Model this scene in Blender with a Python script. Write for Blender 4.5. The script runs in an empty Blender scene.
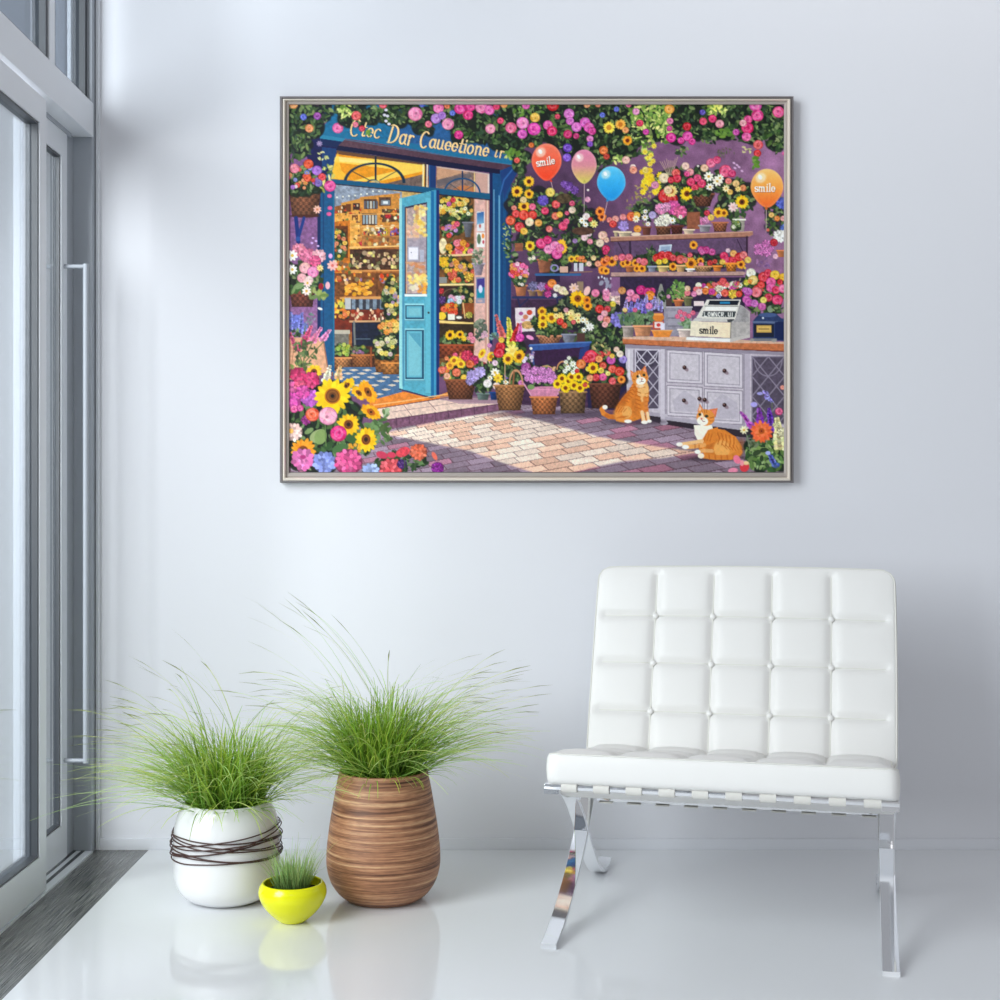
import bpy, bmesh, math, random
import numpy as np
from mathutils import Vector, Matrix

C = bpy.context.scene.collection
PI = math.pi
# ---------------------------------------------------------------- camera
cam_d = bpy.data.cameras.new('camera'); cam = bpy.data.objects.new('camera', cam_d); C.objects.link(cam)
cam_d.sensor_width = 36; cam_d.lens = 50.4; cam_d.shift_x = .008
cam.location = (0, 0, 1.05); cam.rotation_euler = (PI/2, 0, 0)
cam_d.clip_start = .02
bpy.context.scene.camera = cam
# ---------------------------------------------------------------- world
W = bpy.data.worlds.new('overcast'); bpy.context.scene.world = W; W.use_nodes = True
nt = W.node_tree; bg = nt.nodes['Background']
bg.inputs[0].default_value = (.95, .965, 1.0, 1); bg.inputs[1].default_value = .39
# ---------------------------------------------------------------- lights
def area(name, loc, target, sx, sy, power, col, spread=180):
    d = bpy.data.lights.new(name, 'AREA'); d.shape = 'RECTANGLE'; d.size = sx; d.size_y = sy; d.energy = power; d.color = col; d.spread = math.radians(spread)
    o = bpy.data.objects.new(name, d); C.objects.link(o); o.location = loc
    o.rotation_euler = (Vector(target)-Vector(loc)).to_track_quat('-Z', 'Y').to_euler(); return o
area('daylight', (-3.3, .5, 2.5), (.2, 4.2, 1.0), 2.4, 3.8, 1230, (1, .995, .985))      # bright sky outside the glazed front
area('fill_light', (-.2, -1.4, 3.0), (-.2, 3.6, .6), 2.4, 1.0, 12, (1, .98, .96))  # unseen fill added behind the camera, for white reflections in the chrome
# ---------------------------------------------------------------- exposure
vs = bpy.context.scene.view_settings
vs.view_transform = 'Standard'; vs.look = 'None'; vs.exposure = 0; vs.gamma = 1; vs.use_curve_mapping = False
# ---------------------------------------------------------------- poster artwork (flat print, its own colours)
AX0, AX1, AY0, AY1 = 288.6, 784.6, 103.8, 473.0       # the print's own sheet coordinates
AS = 1.5
AW, AH = int((AX1-AX0)*AS), int((AY1-AY0)*AS)
class Art:
    def __init__(s):
        s.c = np.zeros((AH, AW, 3), np.float32)
        s.yy, s.xx = np.mgrid[0:AH, 0:AW].astype(np.float32)
        s.xx = s.xx/AS + AX0 + .5/AS; s.yy = s.yy/AS + AY0 + .5/AS
        s.r = random.Random(5)
        g = np.random.RandomState(3)
        def sm(n):
            a = g.rand(AH//n+3, AW//n+3).astype(np.float32)
            yi = np.arange(AH)/n; xi = np.arange(AW)/n
            y0 = yi.astype(int); x0 = xi.astype(int)
            fy = (yi-y0)[:, None]; fx = (xi-x0)[None, :]
            return (a[y0][:, x0]*(1-fy)*(1-fx)+a[y0+1][:, x0]*fy*(1-fx)+a[y0][:, x0+1]*(1-fy)*fx+a[y0+1][:, x0+1]*fy*fx)
        s.n1 = sm(3)-.5; s.n2 = sm(9)-.5; s.n3 = sm(40)-.5
        s.n0 = g.rand(AH, AW).astype(np.float32)-.5
    def win(s, x0, y0, x1, y1):
        a = max(0, int((x0-AX0)*AS)-2); b = min(AW, int((x1-AX0)*AS)+3)
        c = max(0, int((y0-AY0)*AS)-2); d = min(AH, int((y1-AY0)*AS)+3)
        if a >= b or c >= d: return None
        return slice(c, d), slice(a, b)
    def put(s, w, m, col, al=1, tex=0):
        col = np.array(col, np.float32)
        if tex:
            col = col[None, None, :]*(1+tex*(s.n1[w]+.3*s.n0[w])[..., None])
        m = (np.clip(m, 0, 1)*al)[..., None]
        s.c[w] = s.c[w]*(1-m)+col*m
    def ell(s, cx, cy, rx, ry, col, rot=0, al=1, soft=.6, tex=0):
        R = max(rx, ry)+1
        w = s.win(cx-R, cy-R, cx+R, cy+R)
        if w is None: return
        x = s.xx[w]-cx; y = s.yy[w]-cy
        if rot:
            c, n = math.cos(rot), math.sin(rot); x, y = x*c+y*n, -x*n+y*c
        d = np.sqrt((x/rx)**2+(y/ry)**2)
        s.put(w, (1-d)*min(rx, ry)/soft+.5, col, al, tex)
    def ring(s, cx, cy, rx, ry, wd, col, a0=None, a1=None, al=1):
        w = s.win(cx-rx-2, cy-ry-2, cx+rx+2, cy+ry+2)
        if w is None: return
        x = s.xx[w]-cx; y = s.yy[w]-cy
        d = abs(np.sqrt((x/rx)**2+(y/ry)**2)-1)*min(rx, ry)
        m = (wd/2-d)/.6+.5
        if a0 is not None:
            t = np.arctan2(-y, x); m = np.where((t >= a0) & (t <= a1), m, 0)
        s.put(w, m, col, al)
    def poly(s, p, col, al=1, tex=0, grad=None):
        xs = [q[0] for q in p]; ys = [q[1] for q in p]
        w = s.win(min(xs), min(ys), max(xs), max(ys))
        if w is None: return
        X = s.xx[w]; Y = s.yy[w]; m = np.zeros(X.shape, np.float32)
        for dx, dy in ((-.17, -.08), (.08, -.17), (.17, .08), (-.08, .17)):
            ins = np.zeros(X.shape, bool)
            for i in range(len(p)):
                (xa, ya), (xb, yb) = p[i], p[i-1]
                if ya == yb: continue
                cr = ((ya > Y+dy) != (yb > Y+dy)) & (X+dx < (xb-xa)*(Y+dy-ya)/(yb-ya)+xa)
                ins ^= cr
            m += ins*.25
        if grad is not None:
            t = ((Y-min(ys))/(max(ys)-min(ys)+1e-6))[..., None] if grad[1] == 'v' else ((X-min(xs))/(max(xs)-min(xs)+1e-6))[..., None]
            t = np.clip(t, 0, 1)
            cc = np.array(col, np.float32)*(1-t)+np.array(grad[0], np.float32)*t
            if tex: cc = cc*(1+tex*(s.n1[w]+.3*s.n0[w])[..., None])
            mm = (m*al)[..., None]; s.c[w] = s.c[w]*(1-mm)+cc*mm
        else: s.put(w, m, col, al, tex)
        return w, m
    def rect(s, x0, y0, x1, y1, col, **k): return s.poly([(x0, y0), (x1, y0), (x1, y1), (x0, y1)], col, **k)
    def line(s, p, wd, col, al=1, callig=0):
        for i in range(len(p)-1):
            (xa, ya), (xb, yb) = p[i], p[i+1]
            W = wd if not callig else wd*(1-callig+callig*abs(yb-ya)/(math.hypot(xb-xa, yb-ya)+1e-6))
            w = s.win(min(xa, xb)-W, min(ya, yb)-W, max(xa, xb)+W, max(ya, yb)+W)
            if w is None: continue
            X = s.xx[w]-xa; Y = s.yy[w]-ya; dx, dy = xb-xa, yb-ya; L = dx*dx+dy*dy+1e-6
            t = np.clip((X*dx+Y*dy)/L, 0, 1)
            d = np.sqrt((X-t*dx)**2+(Y-t*dy)**2)
            s.put(w, (W/2-d)/.6+.5, col, al)
    # ---- plants
    def jit(s, c, a=18):
        k = s.r.uniform(-a, a); return tuple(min(255, max(0, v+k+s.r.uniform(-a, a)*.35)) for v in c)
    def leaf(s, x, y, L, an, col):
        s.ell(x, y, L, L*s.r.uniform(.38, .6), col, an, .95)
        s.line([(x-L*.7*math.cos(an), y-L*.7*math.sin(an)), (x+L*.7*math.cos(an), y+L*.7*math.sin(an))], .35, s.jit(tuple(v*1.25 for v in col), 5), .5)
    def foliage(s, cx, cy, rx, ry, n, cols, L=(1.6, 3.2), dark=None, dens=1):
        if dark: 
            dr = min(rx, ry)*.5
            for _ in range(max(6, int(rx*ry/dr/dr*3))):
                a = s.r.uniform(0, 6.28); q = math.sqrt(s.r.random())*.85
                s.ell(cx+rx*q*math.cos(a), cy+ry*q*math.sin(a), max(2, dr), max(2, dr*.8), dark, s.r.uniform(0, 3), .9, 1.5)
        for _ in range(n):
            a = s.r.uniform(0, 6.28); q = math.sqrt(s.r.random())
            s.leaf(cx+rx*q*math.cos(a), cy+ry*q*math.sin(a), s.r.uniform(*L), s.r.uniform(0, 3.14), s.jit(s.r.choice(cols), 14))
    def rose(s, x, y, r, col):
        l = tuple(min(255, v*.68+78) for v in col); d = tuple(v*.66 for v in col)
        s.ell(x, y, r*.98, r*.94, tuple(v*.74 for v in col))
        n = 7 if r > 3 else 5; p = s.r.uniform(0, 6.28)
        for i in range(n):
            a = p+i*6.283/n; s.ell(x+r*.57*math.cos(a), y+r*.55*math.sin(a), r*.34, r*.46, d, a, .6, .9); s.ell(x+r*.63*math.cos(a), y+r*.61*math.sin(a), r*.28, r*.4, s.jit(col, 30), a, .95, .9)
        if r > 5:
            for i in range(6):
                a = p+i*1.05; s.ell(x+r*.33*math.cos(a), y+r*.32*math.sin(a), r*.24, r*.3, d, a, .55, .9); s.ell(x+r*.38*math.cos(a), y+r*.37*math.sin(a), r*.19, r*.27, s.jit(l if i % 2 else col, 22), a, .95, .9)
        for i in range(n):
            a = p+i*6.283/n+.5; q = s.r.uniform(.3, .72); s.ell(x+r*q*math.cos(a), y+r*q*math.sin(a), r*.1+.15, r*.32, s.jit(l, 20), a, .75, .8)
        s.ell(x, y, r*.36, r*.33, s.jit(col, 12), 0, .9, .9)
        a = s.r.uniform(0, 6.28); s.ell(x+r*.12*math.cos(a), y+r*.12*math.sin(a), r*.2, r*.14, d, a, .75, .8); s.ell(x-r*.12*math.cos(a), y-r*.14*math.sin(a), r*.16, r*.1, l, a, .6, .8)
    def sun(s, x, y, r, col=(250, 190, 20), cen=(70, 30, 15), sq=1, rot=0):
        n = 15; c0, n0 = math.cos(rot), math.sin(rot)
        for lay in (1., .82):
            for i in range(n):
                a = (i+(.5 if lay < 1 else 0))*6.283/n+s.r.uniform(-.1, .1)
                px, py = math.cos(a)*sq, math.sin(a); px, py = px*c0-py*n0, px*n0+py*c0
                an = math.atan2(py, px); rr = r*lay*s.r.uniform(.92, 1.06)
                s.ell(x+px*rr*.64, y+py*rr*.64, rr*.36*max(.5, math.hypot(px, py)), rr*.14+.2, s.jit(col, 16), an)
        k = .4
        s.ell(x, y, r*k*sq*1.08, r*k*1.08, (190, 95, 10), rot, .8); s.ell(x, y, r*k*sq*.9, r*k*.9, cen, rot); 
        if r > 6: s.ring(x, y, r*.25*sq, r*.25, r*.1, (150, 90, 30), al=.8); s.ell(x, y, r*.1, r*.1, (30, 20, 10))
    def daisy(s, x, y, r, col=(250, 245, 235), cen=(225, 180, 60)):
        n = 8
        for i in range(n):
            a = i*6.283/n+.3; s.ell(x+math.cos(a)*r*.6, y+math.sin(a)*r*.6, r*.42, r*.24, s.jit(col, 10), a)
        s.ell(x, y, r*.27, r*.27, cen)
    def hyd(s, x, y, r, col, q=.22):
        s.ell(x, y, r, r*.93, tuple(v*.55 for v in col))
        n = int(34 if r > 5 else 20)
        for i in range(n):
            a = i*2.4; d = r*.92*math.sqrt((i+.5)/n)
            k_ = .7+.34*s.r.random(); w_ = s.r.choice((0, 6, 30)); c = tuple(min(255, v*k_+w_) for v in col)
            s.ell(x+d*math.cos(a), y+d*.95*math.sin(a), r*q, r*q*.8, c, a)
    def spike(s, x0, y0, x1, y1, w, col):
        n = int(math.hypot(x1-x0, y1-y0)/1.5)+2
        s.line([(x0, y0), (x1, y1)], .8, (70, 100, 50))
        for i in range(n):
            t = i/(n-1); ww = w*(1-.65*t)
            for sd in (-1, 1, 0):
                s.ell(x0+(x1-x0)*t+sd*ww*s.r.uniform(.25, .55), y0+(y1-y0)*t+s.r.uniform(-.6, .6), ww*.26+.3, ww*.2+.3, s.jit(tuple(v*(.72 if sd == 0 else 1.) for v in col), 34), sd*.6+s.r.uniform(-.5, .5))
    def basket(s, x0, y0, x1, y1, tap, col, dark=.55, wv=2.0):
        p = [(x0, y0), (x1, y0), (x1-tap, y1), (x0+tap, y1)]
        r = s.poly(p, col)
        if r is None: return
        w, m = r
        X = s.xx[w]; Y = s.yy[w]
        t = (Y-y0)/(y1-y0+1e-6); u = (X-(x0+tap*t))/((x1-x0)-2*tap*t)
        wv_ = np.sin(u*(x1-x0)/wv*3.14)*np.where(np.sin(Y*3.14/wv) > 0, 1, -1)
        sh = (1-.5*abs(u-.42)**1.6*2.2)*(1-.3*t)*(1+.22*wv_+.25*s.n0[w])
        cc = np.array(col, np.float32)[None, None]*np.clip(sh, dark*.6, 1.3)[..., None]
        mm = m[..., None]; s.c[w] = s.c[w]*(1-mm)+cc*mm
        s.line([(x0-.4, y0), (x1+.4, y0)], 1.6, tuple(min(255, v*1.12) for v in col)); s.line([(x0+tap, y1), (x1-tap, y1)], .8, tuple(v*.5 for v in col))
    def pot(s, x0, y0, x1, y1, tap, col):
        s.poly([(x0, y0), (x1, y0), (x1-tap, y1), (x0+tap, y1)], tuple(min(255, v*1.1) for v in col), grad=(tuple(v*.62 for v in col), 'h'), tex=.15)
        s.line([(x0-.3, y0+.6), (x1+.3, y0+.6)], 1.5, tuple(min(255, v*1.15) for v in col)); s.line([(x0, y0+1.8), (x1, y0+1.8)], .5, tuple(v*.6 for v in col), .7)
    def mix(s, cx, cy, rx, ry, n, cols, size=(1.8, 3.2), green=True, kinds='rrrd', gn=None):
        if green: s.foliage(cx, cy+ry*.15, rx*1.05, ry*1.1, gn or int(rx*ry*.45+10), GR, dark=(24, 36, 22))
        pts = []
        for _ in range(n*6):
            a = s.r.uniform(0, 6.28); q = math.sqrt(s.r.random())
            p = (cx+rx*q*math.cos(a), cy+ry*q*math.sin(a))
            if all((p[0]-b[0])**2+(p[1]-b[1])**2 > (size[0]*1.25)**2 for b in pts): pts.append(p)
            if len(pts) >= n: break
        for x, y in pts:
            r = s.r.uniform(*size); c = s.jit(s.r.choice(cols), 14); k = s.r.choice(kinds)
            if k == 'r': s.rose(x, y, r, c)
            elif k == 'd': s.daisy(x, y, r, c, (210, 160, 50))
            elif k == 's': s.sun(x, y, r*1.15)
            elif k == 'h': s.hyd(x, y, r*1.2, c)
def arc(cx, cy, rx, ry, a0, a1, n=14):
    return [(cx+rx*math.cos(math.radians(a0+(a1-a0)*i/n)), cy+ry*math.sin(math.radians(a0+(a1-a0)*i/n))) for i in range(n+1)]
# letters as pen strokes, x-height 1, y up
GL = {
 's': (.75, [arc(.36, .74, .27, .25, 35, 270)+arc(.36, .25, .3, .26, 90, -150)]),
 'm': (1.5, [[(.05, .95), (.2, 1), (.2, 0)], arc(.43, .68, .23, .3, 180, 0)+[(.66, 0)], arc(.89, .68, .23, .3, 180, 0)+[(1.12, .1), (1.25, 0)], [(.08, 0), (.32, 0)], [(.55, 0), (.78, 0)], [(1.0, 0), (1.28, 0)]]),
 'i': (.5, [[(.08, .95), (.25, 1), (.25, 0)], [(.08, 0), (.42, 0)], [(.24, 1.36), (.26, 1.46)]]),
 'l': (.5, [[(.08, 1.62), (.25, 1.66), (.25, 0)], [(.08, 0), (.42, 0)]]),
 'e': (.85, [[(.14, .52), (.7, .52)]+arc(.42, .5, .3, .48, 0, 320)]),
 'c': (.8, [arc(.42, .5, .32, .5, 45, 320)]),
 'a': (.95, [arc(.4, .5, .31, .5, 50, 330), [(.7, 1), (.7, .15), (.85, .03)]]),
 'r': (.75, [[(.1, .9), (.22, 1), (.22, 0)], arc(.47, .7, .25, .3, 180, 50)]),
 'u': (1.0, [[(.15, 1), (.15, .3)]+arc(.42, .3, .27, .3, 180, 350), [(.7, 1), (.7, .12), (.86, .03)]]),
 't': (.62, [[(.35, 1.5), (.27, .25)]+arc(.42, .2, .15, .2, 180, 330), [(.05, 1), (.6, 1)]]),
 'o': (.95, [arc(.43, .5, .33, .5, 0, 360)]),
 'n': (1.0, [[(.1, .9), (.22, 1), (.22, 0)], arc(.48, .66, .26, .34, 180, 0)+[(.74, .1), (.88, .03)]]),
 'C': (1.25, [arc(.62, .8, .5, .95, 55, 310)]),
 'D': (1.4, [[(.3, 1.75), (.25, -.1)], [(.05, 1.72), (.4, 1.78)]+arc(.4, .85, .72, .93, 85, -85)+[(.1, -.1)]]),
 'L': (.8, [[(.3, 1.0), (.22, .1), (.4, 0), (.6, .15)]]),
 ' ': (.6, []),
}
def write(A, txt, x, y, h, col, wd, ang=0, sx=1., slant=0., callig=.6, curve=0, shadow=None):
    ca, sa = math.cos(ang), math.sin(ang); cur = 0
    for ch in txt:
        adv, st = GL[ch]
        for pl in st:
            pts = []
            for (u, v) in pl:
                X = (cur+u*sx+v*slant)*h; Y = -v*h+curve*(cur*h)**2
                pts.append((x+X*ca-Y*sa, y+X*sa+Y*ca))
            if shadow: A.line([(a+.5, b+.5) for a, b in pts], wd, shadow, .7, callig)
            A.line(pts, wd, col, 1, callig)
        cur += adv*sx
GR = [(40, 62, 34), (60, 88, 44), (88, 114, 62), (33, 50, 34), (122, 142, 86), (50, 74, 48)]
GL_ = [(150, 175, 80), (190, 205, 110), (225, 225, 130), (110, 150, 60), (90, 130, 50)]
PINK = (236, 80, 150); LP = (240, 150, 185); RED = (222, 40, 50); CORAL = (240, 95, 80); OR = (245, 140, 40); YE = (250, 205, 40); WH = (248, 240, 225); PU = (140, 90, 190); BL = (85, 100, 210); LAV = (170, 150, 220); MAG = (215, 40, 140); PEACH = (250, 190, 160)
def paint():
    A = Art(); R = A.r
    # plaster wall, the print's own colours
    base = np.array((112, 74, 108), np.float32)[None, None]
    t = np.clip((A.xx-600)/190, 0, 1)[..., None]; v = np.clip((A.yy-120)/200, 0, 1)[..., None]
    A.c[:] = base*(1-t)+np.array((156, 110, 148), np.float32)*t
    mid = np.exp(-(((A.xx-560)/60)**2))[..., None]
    A.c[:] = A.c*(1-.5*mid)+np.array((58, 40, 68), np.float32)*.5*mid
    A.c *= (1+.22*A.n2+.2*A.n3+.06*A.n0)[..., None]
    A.rect(288, 140, 320, 372, (124, 80, 130), tex=.25, grad=((150, 104, 150), 'v'))
    # brick paving
    yp = A.yy+.18*(A.xx-480)
    q = np.clip(yp-225, 30, 400); vv = 9800/q; row = np.floor(vv)
    uu = (A.xx-270)/q/.1+(row % 2)*.5+.2*np.sin(row*1.7); colm = np.floor(uu)
    h = np.sin(row*127.1+colm*311.7)*43758.5453; h -= np.floor(h); h2 = np.sin(row*17.3+colm*71.9)*9758.5; h2 -= np.floor(h2)
    fr = vv-row; fu = uu-colm
    shade = np.array((146, 126, 142), np.float32)*(.82+.34*h[..., None]); shade += (h2[..., None] > .84)*np.array((22, -12, -8), np.float32)
    lit = np.array((250, 226, 208), np.float32)*(.9+.13*h[..., None]); lit += (h2[..., None] > .6)*np.array((-4, -26, -34), np.float32)
    LP_ = [(380, 434), (440, 421), (500, 411), (545, 422), (600, 437), (660, 447), (700, 452), (664, 458), (625, 461), (600, 466), (570, 473), (535, 473), (500, 462), (470, 451), (435, 444), (400, 437)]
    B = Art.__new__(Art); B.__dict__.update(A.__dict__); B.c = np.zeros_like(A.c)
    B.poly(LP_, (1, 1, 1)); lm = B.c[..., :1].copy()
    for _ in range(3):
        lm[1:-1, 1:-1] = (lm[1:-1, 1:-1]*2+lm[:-2, 1:-1]+lm[2:, 1:-1]+lm[1:-1, :-2]+lm[1:-1, 2:])/6
    ground = shade*(1-lm)+lit*lm
    j = ((fr < .13) | (fu < .06))[..., None]
    ground = np.where(j, ground*.62+np.array((60, 24, 34), np.float32)*.38, ground)*(1+.08*A.n0+.05*A.n1)[..., None]
    gm = (A.yy > np.interp(A.xx, [288, 400, 500, 620, 784], [424, 424, 404, 402, 432]))[..., None]
    A.c[:] = np.where(gm, ground, A.c)
    # dark recess behind the floor baskets and the flowers
    A.poly([(505, 300), (625, 300), (630, 412), (590, 408), (505, 404)], (62, 38, 66), tex=.3, al=.85)
    A.poly([(585, 350), (626, 340), (640, 412), (588, 408)], (35, 30, 70), al=.9)
    # ------------------------------------------------ shop interior
    def clutter(x0, y0, x1, y1, n, cols, sz=(1.2, 2.6)):
        for _ in range(n):
            x = R.uniform(x0, x1); y = R.uniform(y0, y1); c = A.jit(R.choice(cols), 20)
            if R.random() < .5: A.ell(x, y, R.uniform(*sz), R.uniform(*sz), c)
            else: w_ = R.uniform(*sz); A.rect(x-w_/2, y-w_, x+w_/2, y+w_*.4, c)
    W1 = [(225, 160, 70), (245, 200, 110), (190, 110, 50), (120, 80, 50), (235, 215, 170), (110, 120, 60), (200, 60, 30), (90, 60, 40)]
    A.rect(332, 176, 440, 376, (158, 92, 40), tex=.4); A.poly([(332, 179), (440, 186), (440, 200), (333, 200)], (205, 165, 95), tex=.3)
    A.poly([(333, 183), (402, 192), (402, 200), (372, 198), (333, 207)], (140, 150, 165), tex=.35)
    for i in range(9): A.ell(337+i*6, 197-i*.8+R.uniform(-1, 1), .8, .8, (255, 250, 225))
    A.poly([(341, 203), (362, 198), (362, 213), (343, 216)], (215, 145, 60)); A.rect(346, 204, 351, 212, (110, 60, 30)); A.rect(353, 203, 360, 210, (70, 45, 40))
    A.poly([(334, 214), (362, 210), (362, 276), (350, 280), (350, 220), (334, 222)], (235, 165, 70), tex=.2)
    A.poly([(334, 222), (350, 220), (350, 278), (334, 280)], (205, 115, 30), tex=.25); A.rect(335, 226, 348, 258, (110, 55, 20), tex=.3)
    A.poly([(360, 197), (400, 193), (400, 238), (360, 240)], (212, 140, 58), tex=.2)
    for x0, y0, x1, y1 in ((364, 199, 377, 209), (379, 197, 391, 206), (362, 213, 377, 225), (382, 209, 400, 222), (365, 199, 370, 209)): A.rect(x0, y0, x1, y1, (90, 62, 45), tex=.5)
    for x in range(364, 377, 3): A.rect(x, 201, x+1.8, 208.5, R.choice([(130, 150, 160), (200, 190, 170), (90, 90, 100)])); A.rect(x-1, 215, x+.9, 224, R.choice([(150, 170, 180), (210, 200, 180), (90, 110, 120)]))
    A.rect(381, 200, 390, 205, (120, 130, 140)); A.rect(383, 201, 388, 204, (220, 225, 225))
    for x0, y0, r, c in ((388, 216, 3, RED), (394, 213, 3, OR), (384, 232, 4, YE), (396, 235, 6, (110, 70, 150)), (366, 243, 4, RED), (362, 243, 3, RED), (375, 232, 3, (235, 200, 120))): A.hyd(x0, y0, r, c)
    A.poly([(376, 226), (383, 225), (382, 234), (375, 235)], (240, 225, 180)); A.poly([(364, 228), (374, 226), (374, 234), (362, 235)], (190, 150, 90), tex=.5)
    for x0, y0, x1, y1 in ((342, 205, 346, 213), (352, 214, 358, 220), (336, 228, 347, 240)): A.rect(x0, y0, x1, y1, (96, 54, 24), tex=.5)
    clutter(341, 206, 361, 214, 14, W1, (.8, 1.8)); clutter(351, 216, 361, 276, 46, W1[:4]+[(150, 90, 40)], (.9, 2)); clutter(362, 226, 400, 236, 44, W1+[(240, 225, 190), (205, 50, 40), (120, 80, 150)], (1, 2.2)); clutter(380, 209, 400, 222, 22, W1, (1, 2)); clutter(335, 208, 349, 226, 14, W1, (.8, 1.6))
    for y in (213.5, 226, 236): A.line([(350, y+1.2), (400, y)], .9, (238, 176, 96))
    A.rect(362, 236, 402, 246, (170, 110, 55), tex=.4); clutter(363, 238, 400, 246, 26, W1)
    A.line([(350, 247.5), (401, 246)], 1.6, (245, 190, 110)); A.rect(350, 249, 402, 270, (80, 50, 34), tex=.5); clutter(351, 252, 400, 269, 70, [(150, 140, 100), (190, 160, 120), (95, 100, 60), (220, 180, 140), (60, 45, 35), (235, 210, 120)])
    A.line([(350, 271), (401, 270.5)], 1.5, (225, 150, 80)); A.rect(334, 273, 402, 296, (120, 70, 34), tex=.5)
    clutter(335, 274, 400, 283, 40, [(225, 80, 30), (245, 170, 50), (150, 120, 150), (120, 110, 60), (235, 190, 120)])
    A.mix(339, 243, 7, 14, 16, [(230, 130, 90), (245, 190, 60), (200, 80, 50), (200, 200, 190)], (1.6, 2.6))
    clutter(334, 262, 350, 280, 22, W1)
    for _ in range(36): A.ell(R.uniform(346, 374), R.uniform(283, 295), 2.2, 1.7, A.jit((240, 165, 50), 25))
    A.poly([(340, 297), (400, 296), (400, 299), (340, 299)], (215, 150, 85)); A.rect(334, 299, 402, 310, (60, 62, 72), tex=.4)
    for x in range(345, 400, 7): A.rect(x, 299, x+3.5, 309, (120, 135, 150), tex=.3)
    A.rect(334, 299, 344, 312, (110, 80, 50), tex=.5); A.rect(345, 298, 351, 309, (190, 190, 190))
    A.rect(334, 310, 402, 332, (120, 42, 24), tex=.3); clutter(334, 300, 345, 318, 20, [(240, 190, 60), (245, 150, 40), (200, 200, 80)])
    A.mix(344, 314, 5, 4, 8, [OR, (245, 110, 50)], (1.6, 2.5)); clutter(352, 310, 400, 320, 30, [(235, 205, 170), (200, 150, 110), (170, 60, 40)])
    A.poly([(334, 330), (349, 331), (349, 346), (334, 346)], (120, 115, 105), tex=.3); A.rect(334, 330, 350, 334, (190, 180, 160))
    A.rect(352, 322, 402, 348, (26, 34, 56), tex=.4); A.line([(350, 321.5), (400, 321)], 1.8, (215, 165, 115)); A.line([(354, 322), (355, 347)], 2, (120, 120, 115)); A.line([(381, 316), (382, 347)], 1.5, (130, 110, 90)); A.line([(355, 339), (370, 339)], .9, (90, 110, 125))
    A.rect(334, 346, 402, 370, (75, 42, 26), tex=.4)
    A.mix(342, 350, 8, 6, 10, [(190, 200, 70), (150, 180, 60)], (1.5, 2.5)); A.mix(358, 350, 9, 4, 8, [(150, 160, 70), (140, 90, 130), (90, 100, 60)], (1.4, 2.2))
    A.basket(334, 358, 351, 368, 1, (205, 135, 80)); A.basket(352, 355, 373, 367, 1, (175, 105, 55)); A.line([(371, 348), (371, 369)], 1.4, (160, 80, 40))
    A.poly([(333, 372), (345, 367), (402, 367), (402, 392), (376, 401), (352, 396), (333, 396)], (72, 108, 146), tex=.15)
    for rI in range(7):
        y = 370+rI*3.3+rI*rI*.12
        for c_ in range(7):
            x = 336+c_*(13+rI)+((rI % 2)*(6.5+rI*.5))
            if x < 400: A.poly([(x, y), (x+5, y-1.1), (x+10, y), (x+5, y+1.3)], (225, 205, 180), al=.95)
    A.basket(374, 355, 402, 372, 2, (190, 115, 50), wv=3); A.basket(382, 363, 400, 374, 1, (205, 130, 60), wv=3)
    A.mix(386, 345, 12, 11, 16, [(225, 215, 160), (240, 210, 90), (215, 190, 180), (200, 200, 120)], (1.8, 3.2)); A.mix(390, 326, 10, 7, 14, [(250, 190, 70), (245, 150, 60), (245, 200, 90)], (2, 3.4))
    A.mix(391, 296, 8, 20, 22, [(235, 215, 90), (190, 170, 110), (200, 190, 160), (170, 130, 170), (240, 180, 60)], (1.6, 2.8))
    # right part of the interior
    A.rect(438, 192, 476, 376, (120, 78, 40), tex=.4)
    A.mix(455, 208, 17, 13, 40, [(245, 205, 70), (240, 225, 120), (235, 170, 50), (250, 240, 200)], (1.6, 3), kinds='rd'); A.rose(453, 200, 2.8, RED); A.rose(449, 204, 2.6, (200, 80, 150))
    A.mix(456, 222, 15, 9, 12, [(240, 220, 110), (150, 160, 80)], (1.3, 2.2), gn=70); A.pot(463, 222, 473, 237, 2.5, (110, 110, 118))
    A.mix(450, 229, 8, 7, 9, [(220, 120, 160), (190, 130, 190), (235, 90, 110), (250, 160, 60)], (1.8, 3)); A.rose(449, 235.5, 2.8, (225, 50, 40)); A.rose(457, 224, 3, (235, 80, 110))
    A.ell(443, 246, 4, 8, (235, 215, 165), tex=.2); A.mix(460, 248, 14, 6, 16, [(245, 160, 30), (230, 70, 40), (245, 110, 130), (250, 210, 50)], (2.2, 3.8))
    A.line([(439, 256), (472, 254.5)], 2, (240, 205, 145)); A.mix(447, 262, 9, 6, 14, [(250, 210, 40), (240, 180, 30)], (1.6, 2.8), kinds='d')
    A.mix(460, 272, 14, 10, 26, [(225, 80, 50), (245, 150, 40), (200, 130, 110), (250, 195, 60)], (1.8, 3.2)); A.hyd(469, 277, 4.5, (245, 190, 60)); A.rect(439, 277, 447, 283, (140, 140, 135)); 
    A.line([(439, 284.7), (474, 284.4)], 2, (245, 220, 150)); A.rect(439, 286, 474, 322, (62, 40, 34), tex=.4)
    A.mix(462, 297, 11, 10, 10, [(170, 160, 70), (190, 150, 60)], (1.2, 2.2), gn=60); A.ring(452, 296, 9, 7, .8, (120, 90, 70), 0, 3.14); A.mix(456, 300, 10, 5, 9, [(235, 235, 240), (235, 160, 190), (150, 190, 225)], (2, 3.2))
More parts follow.
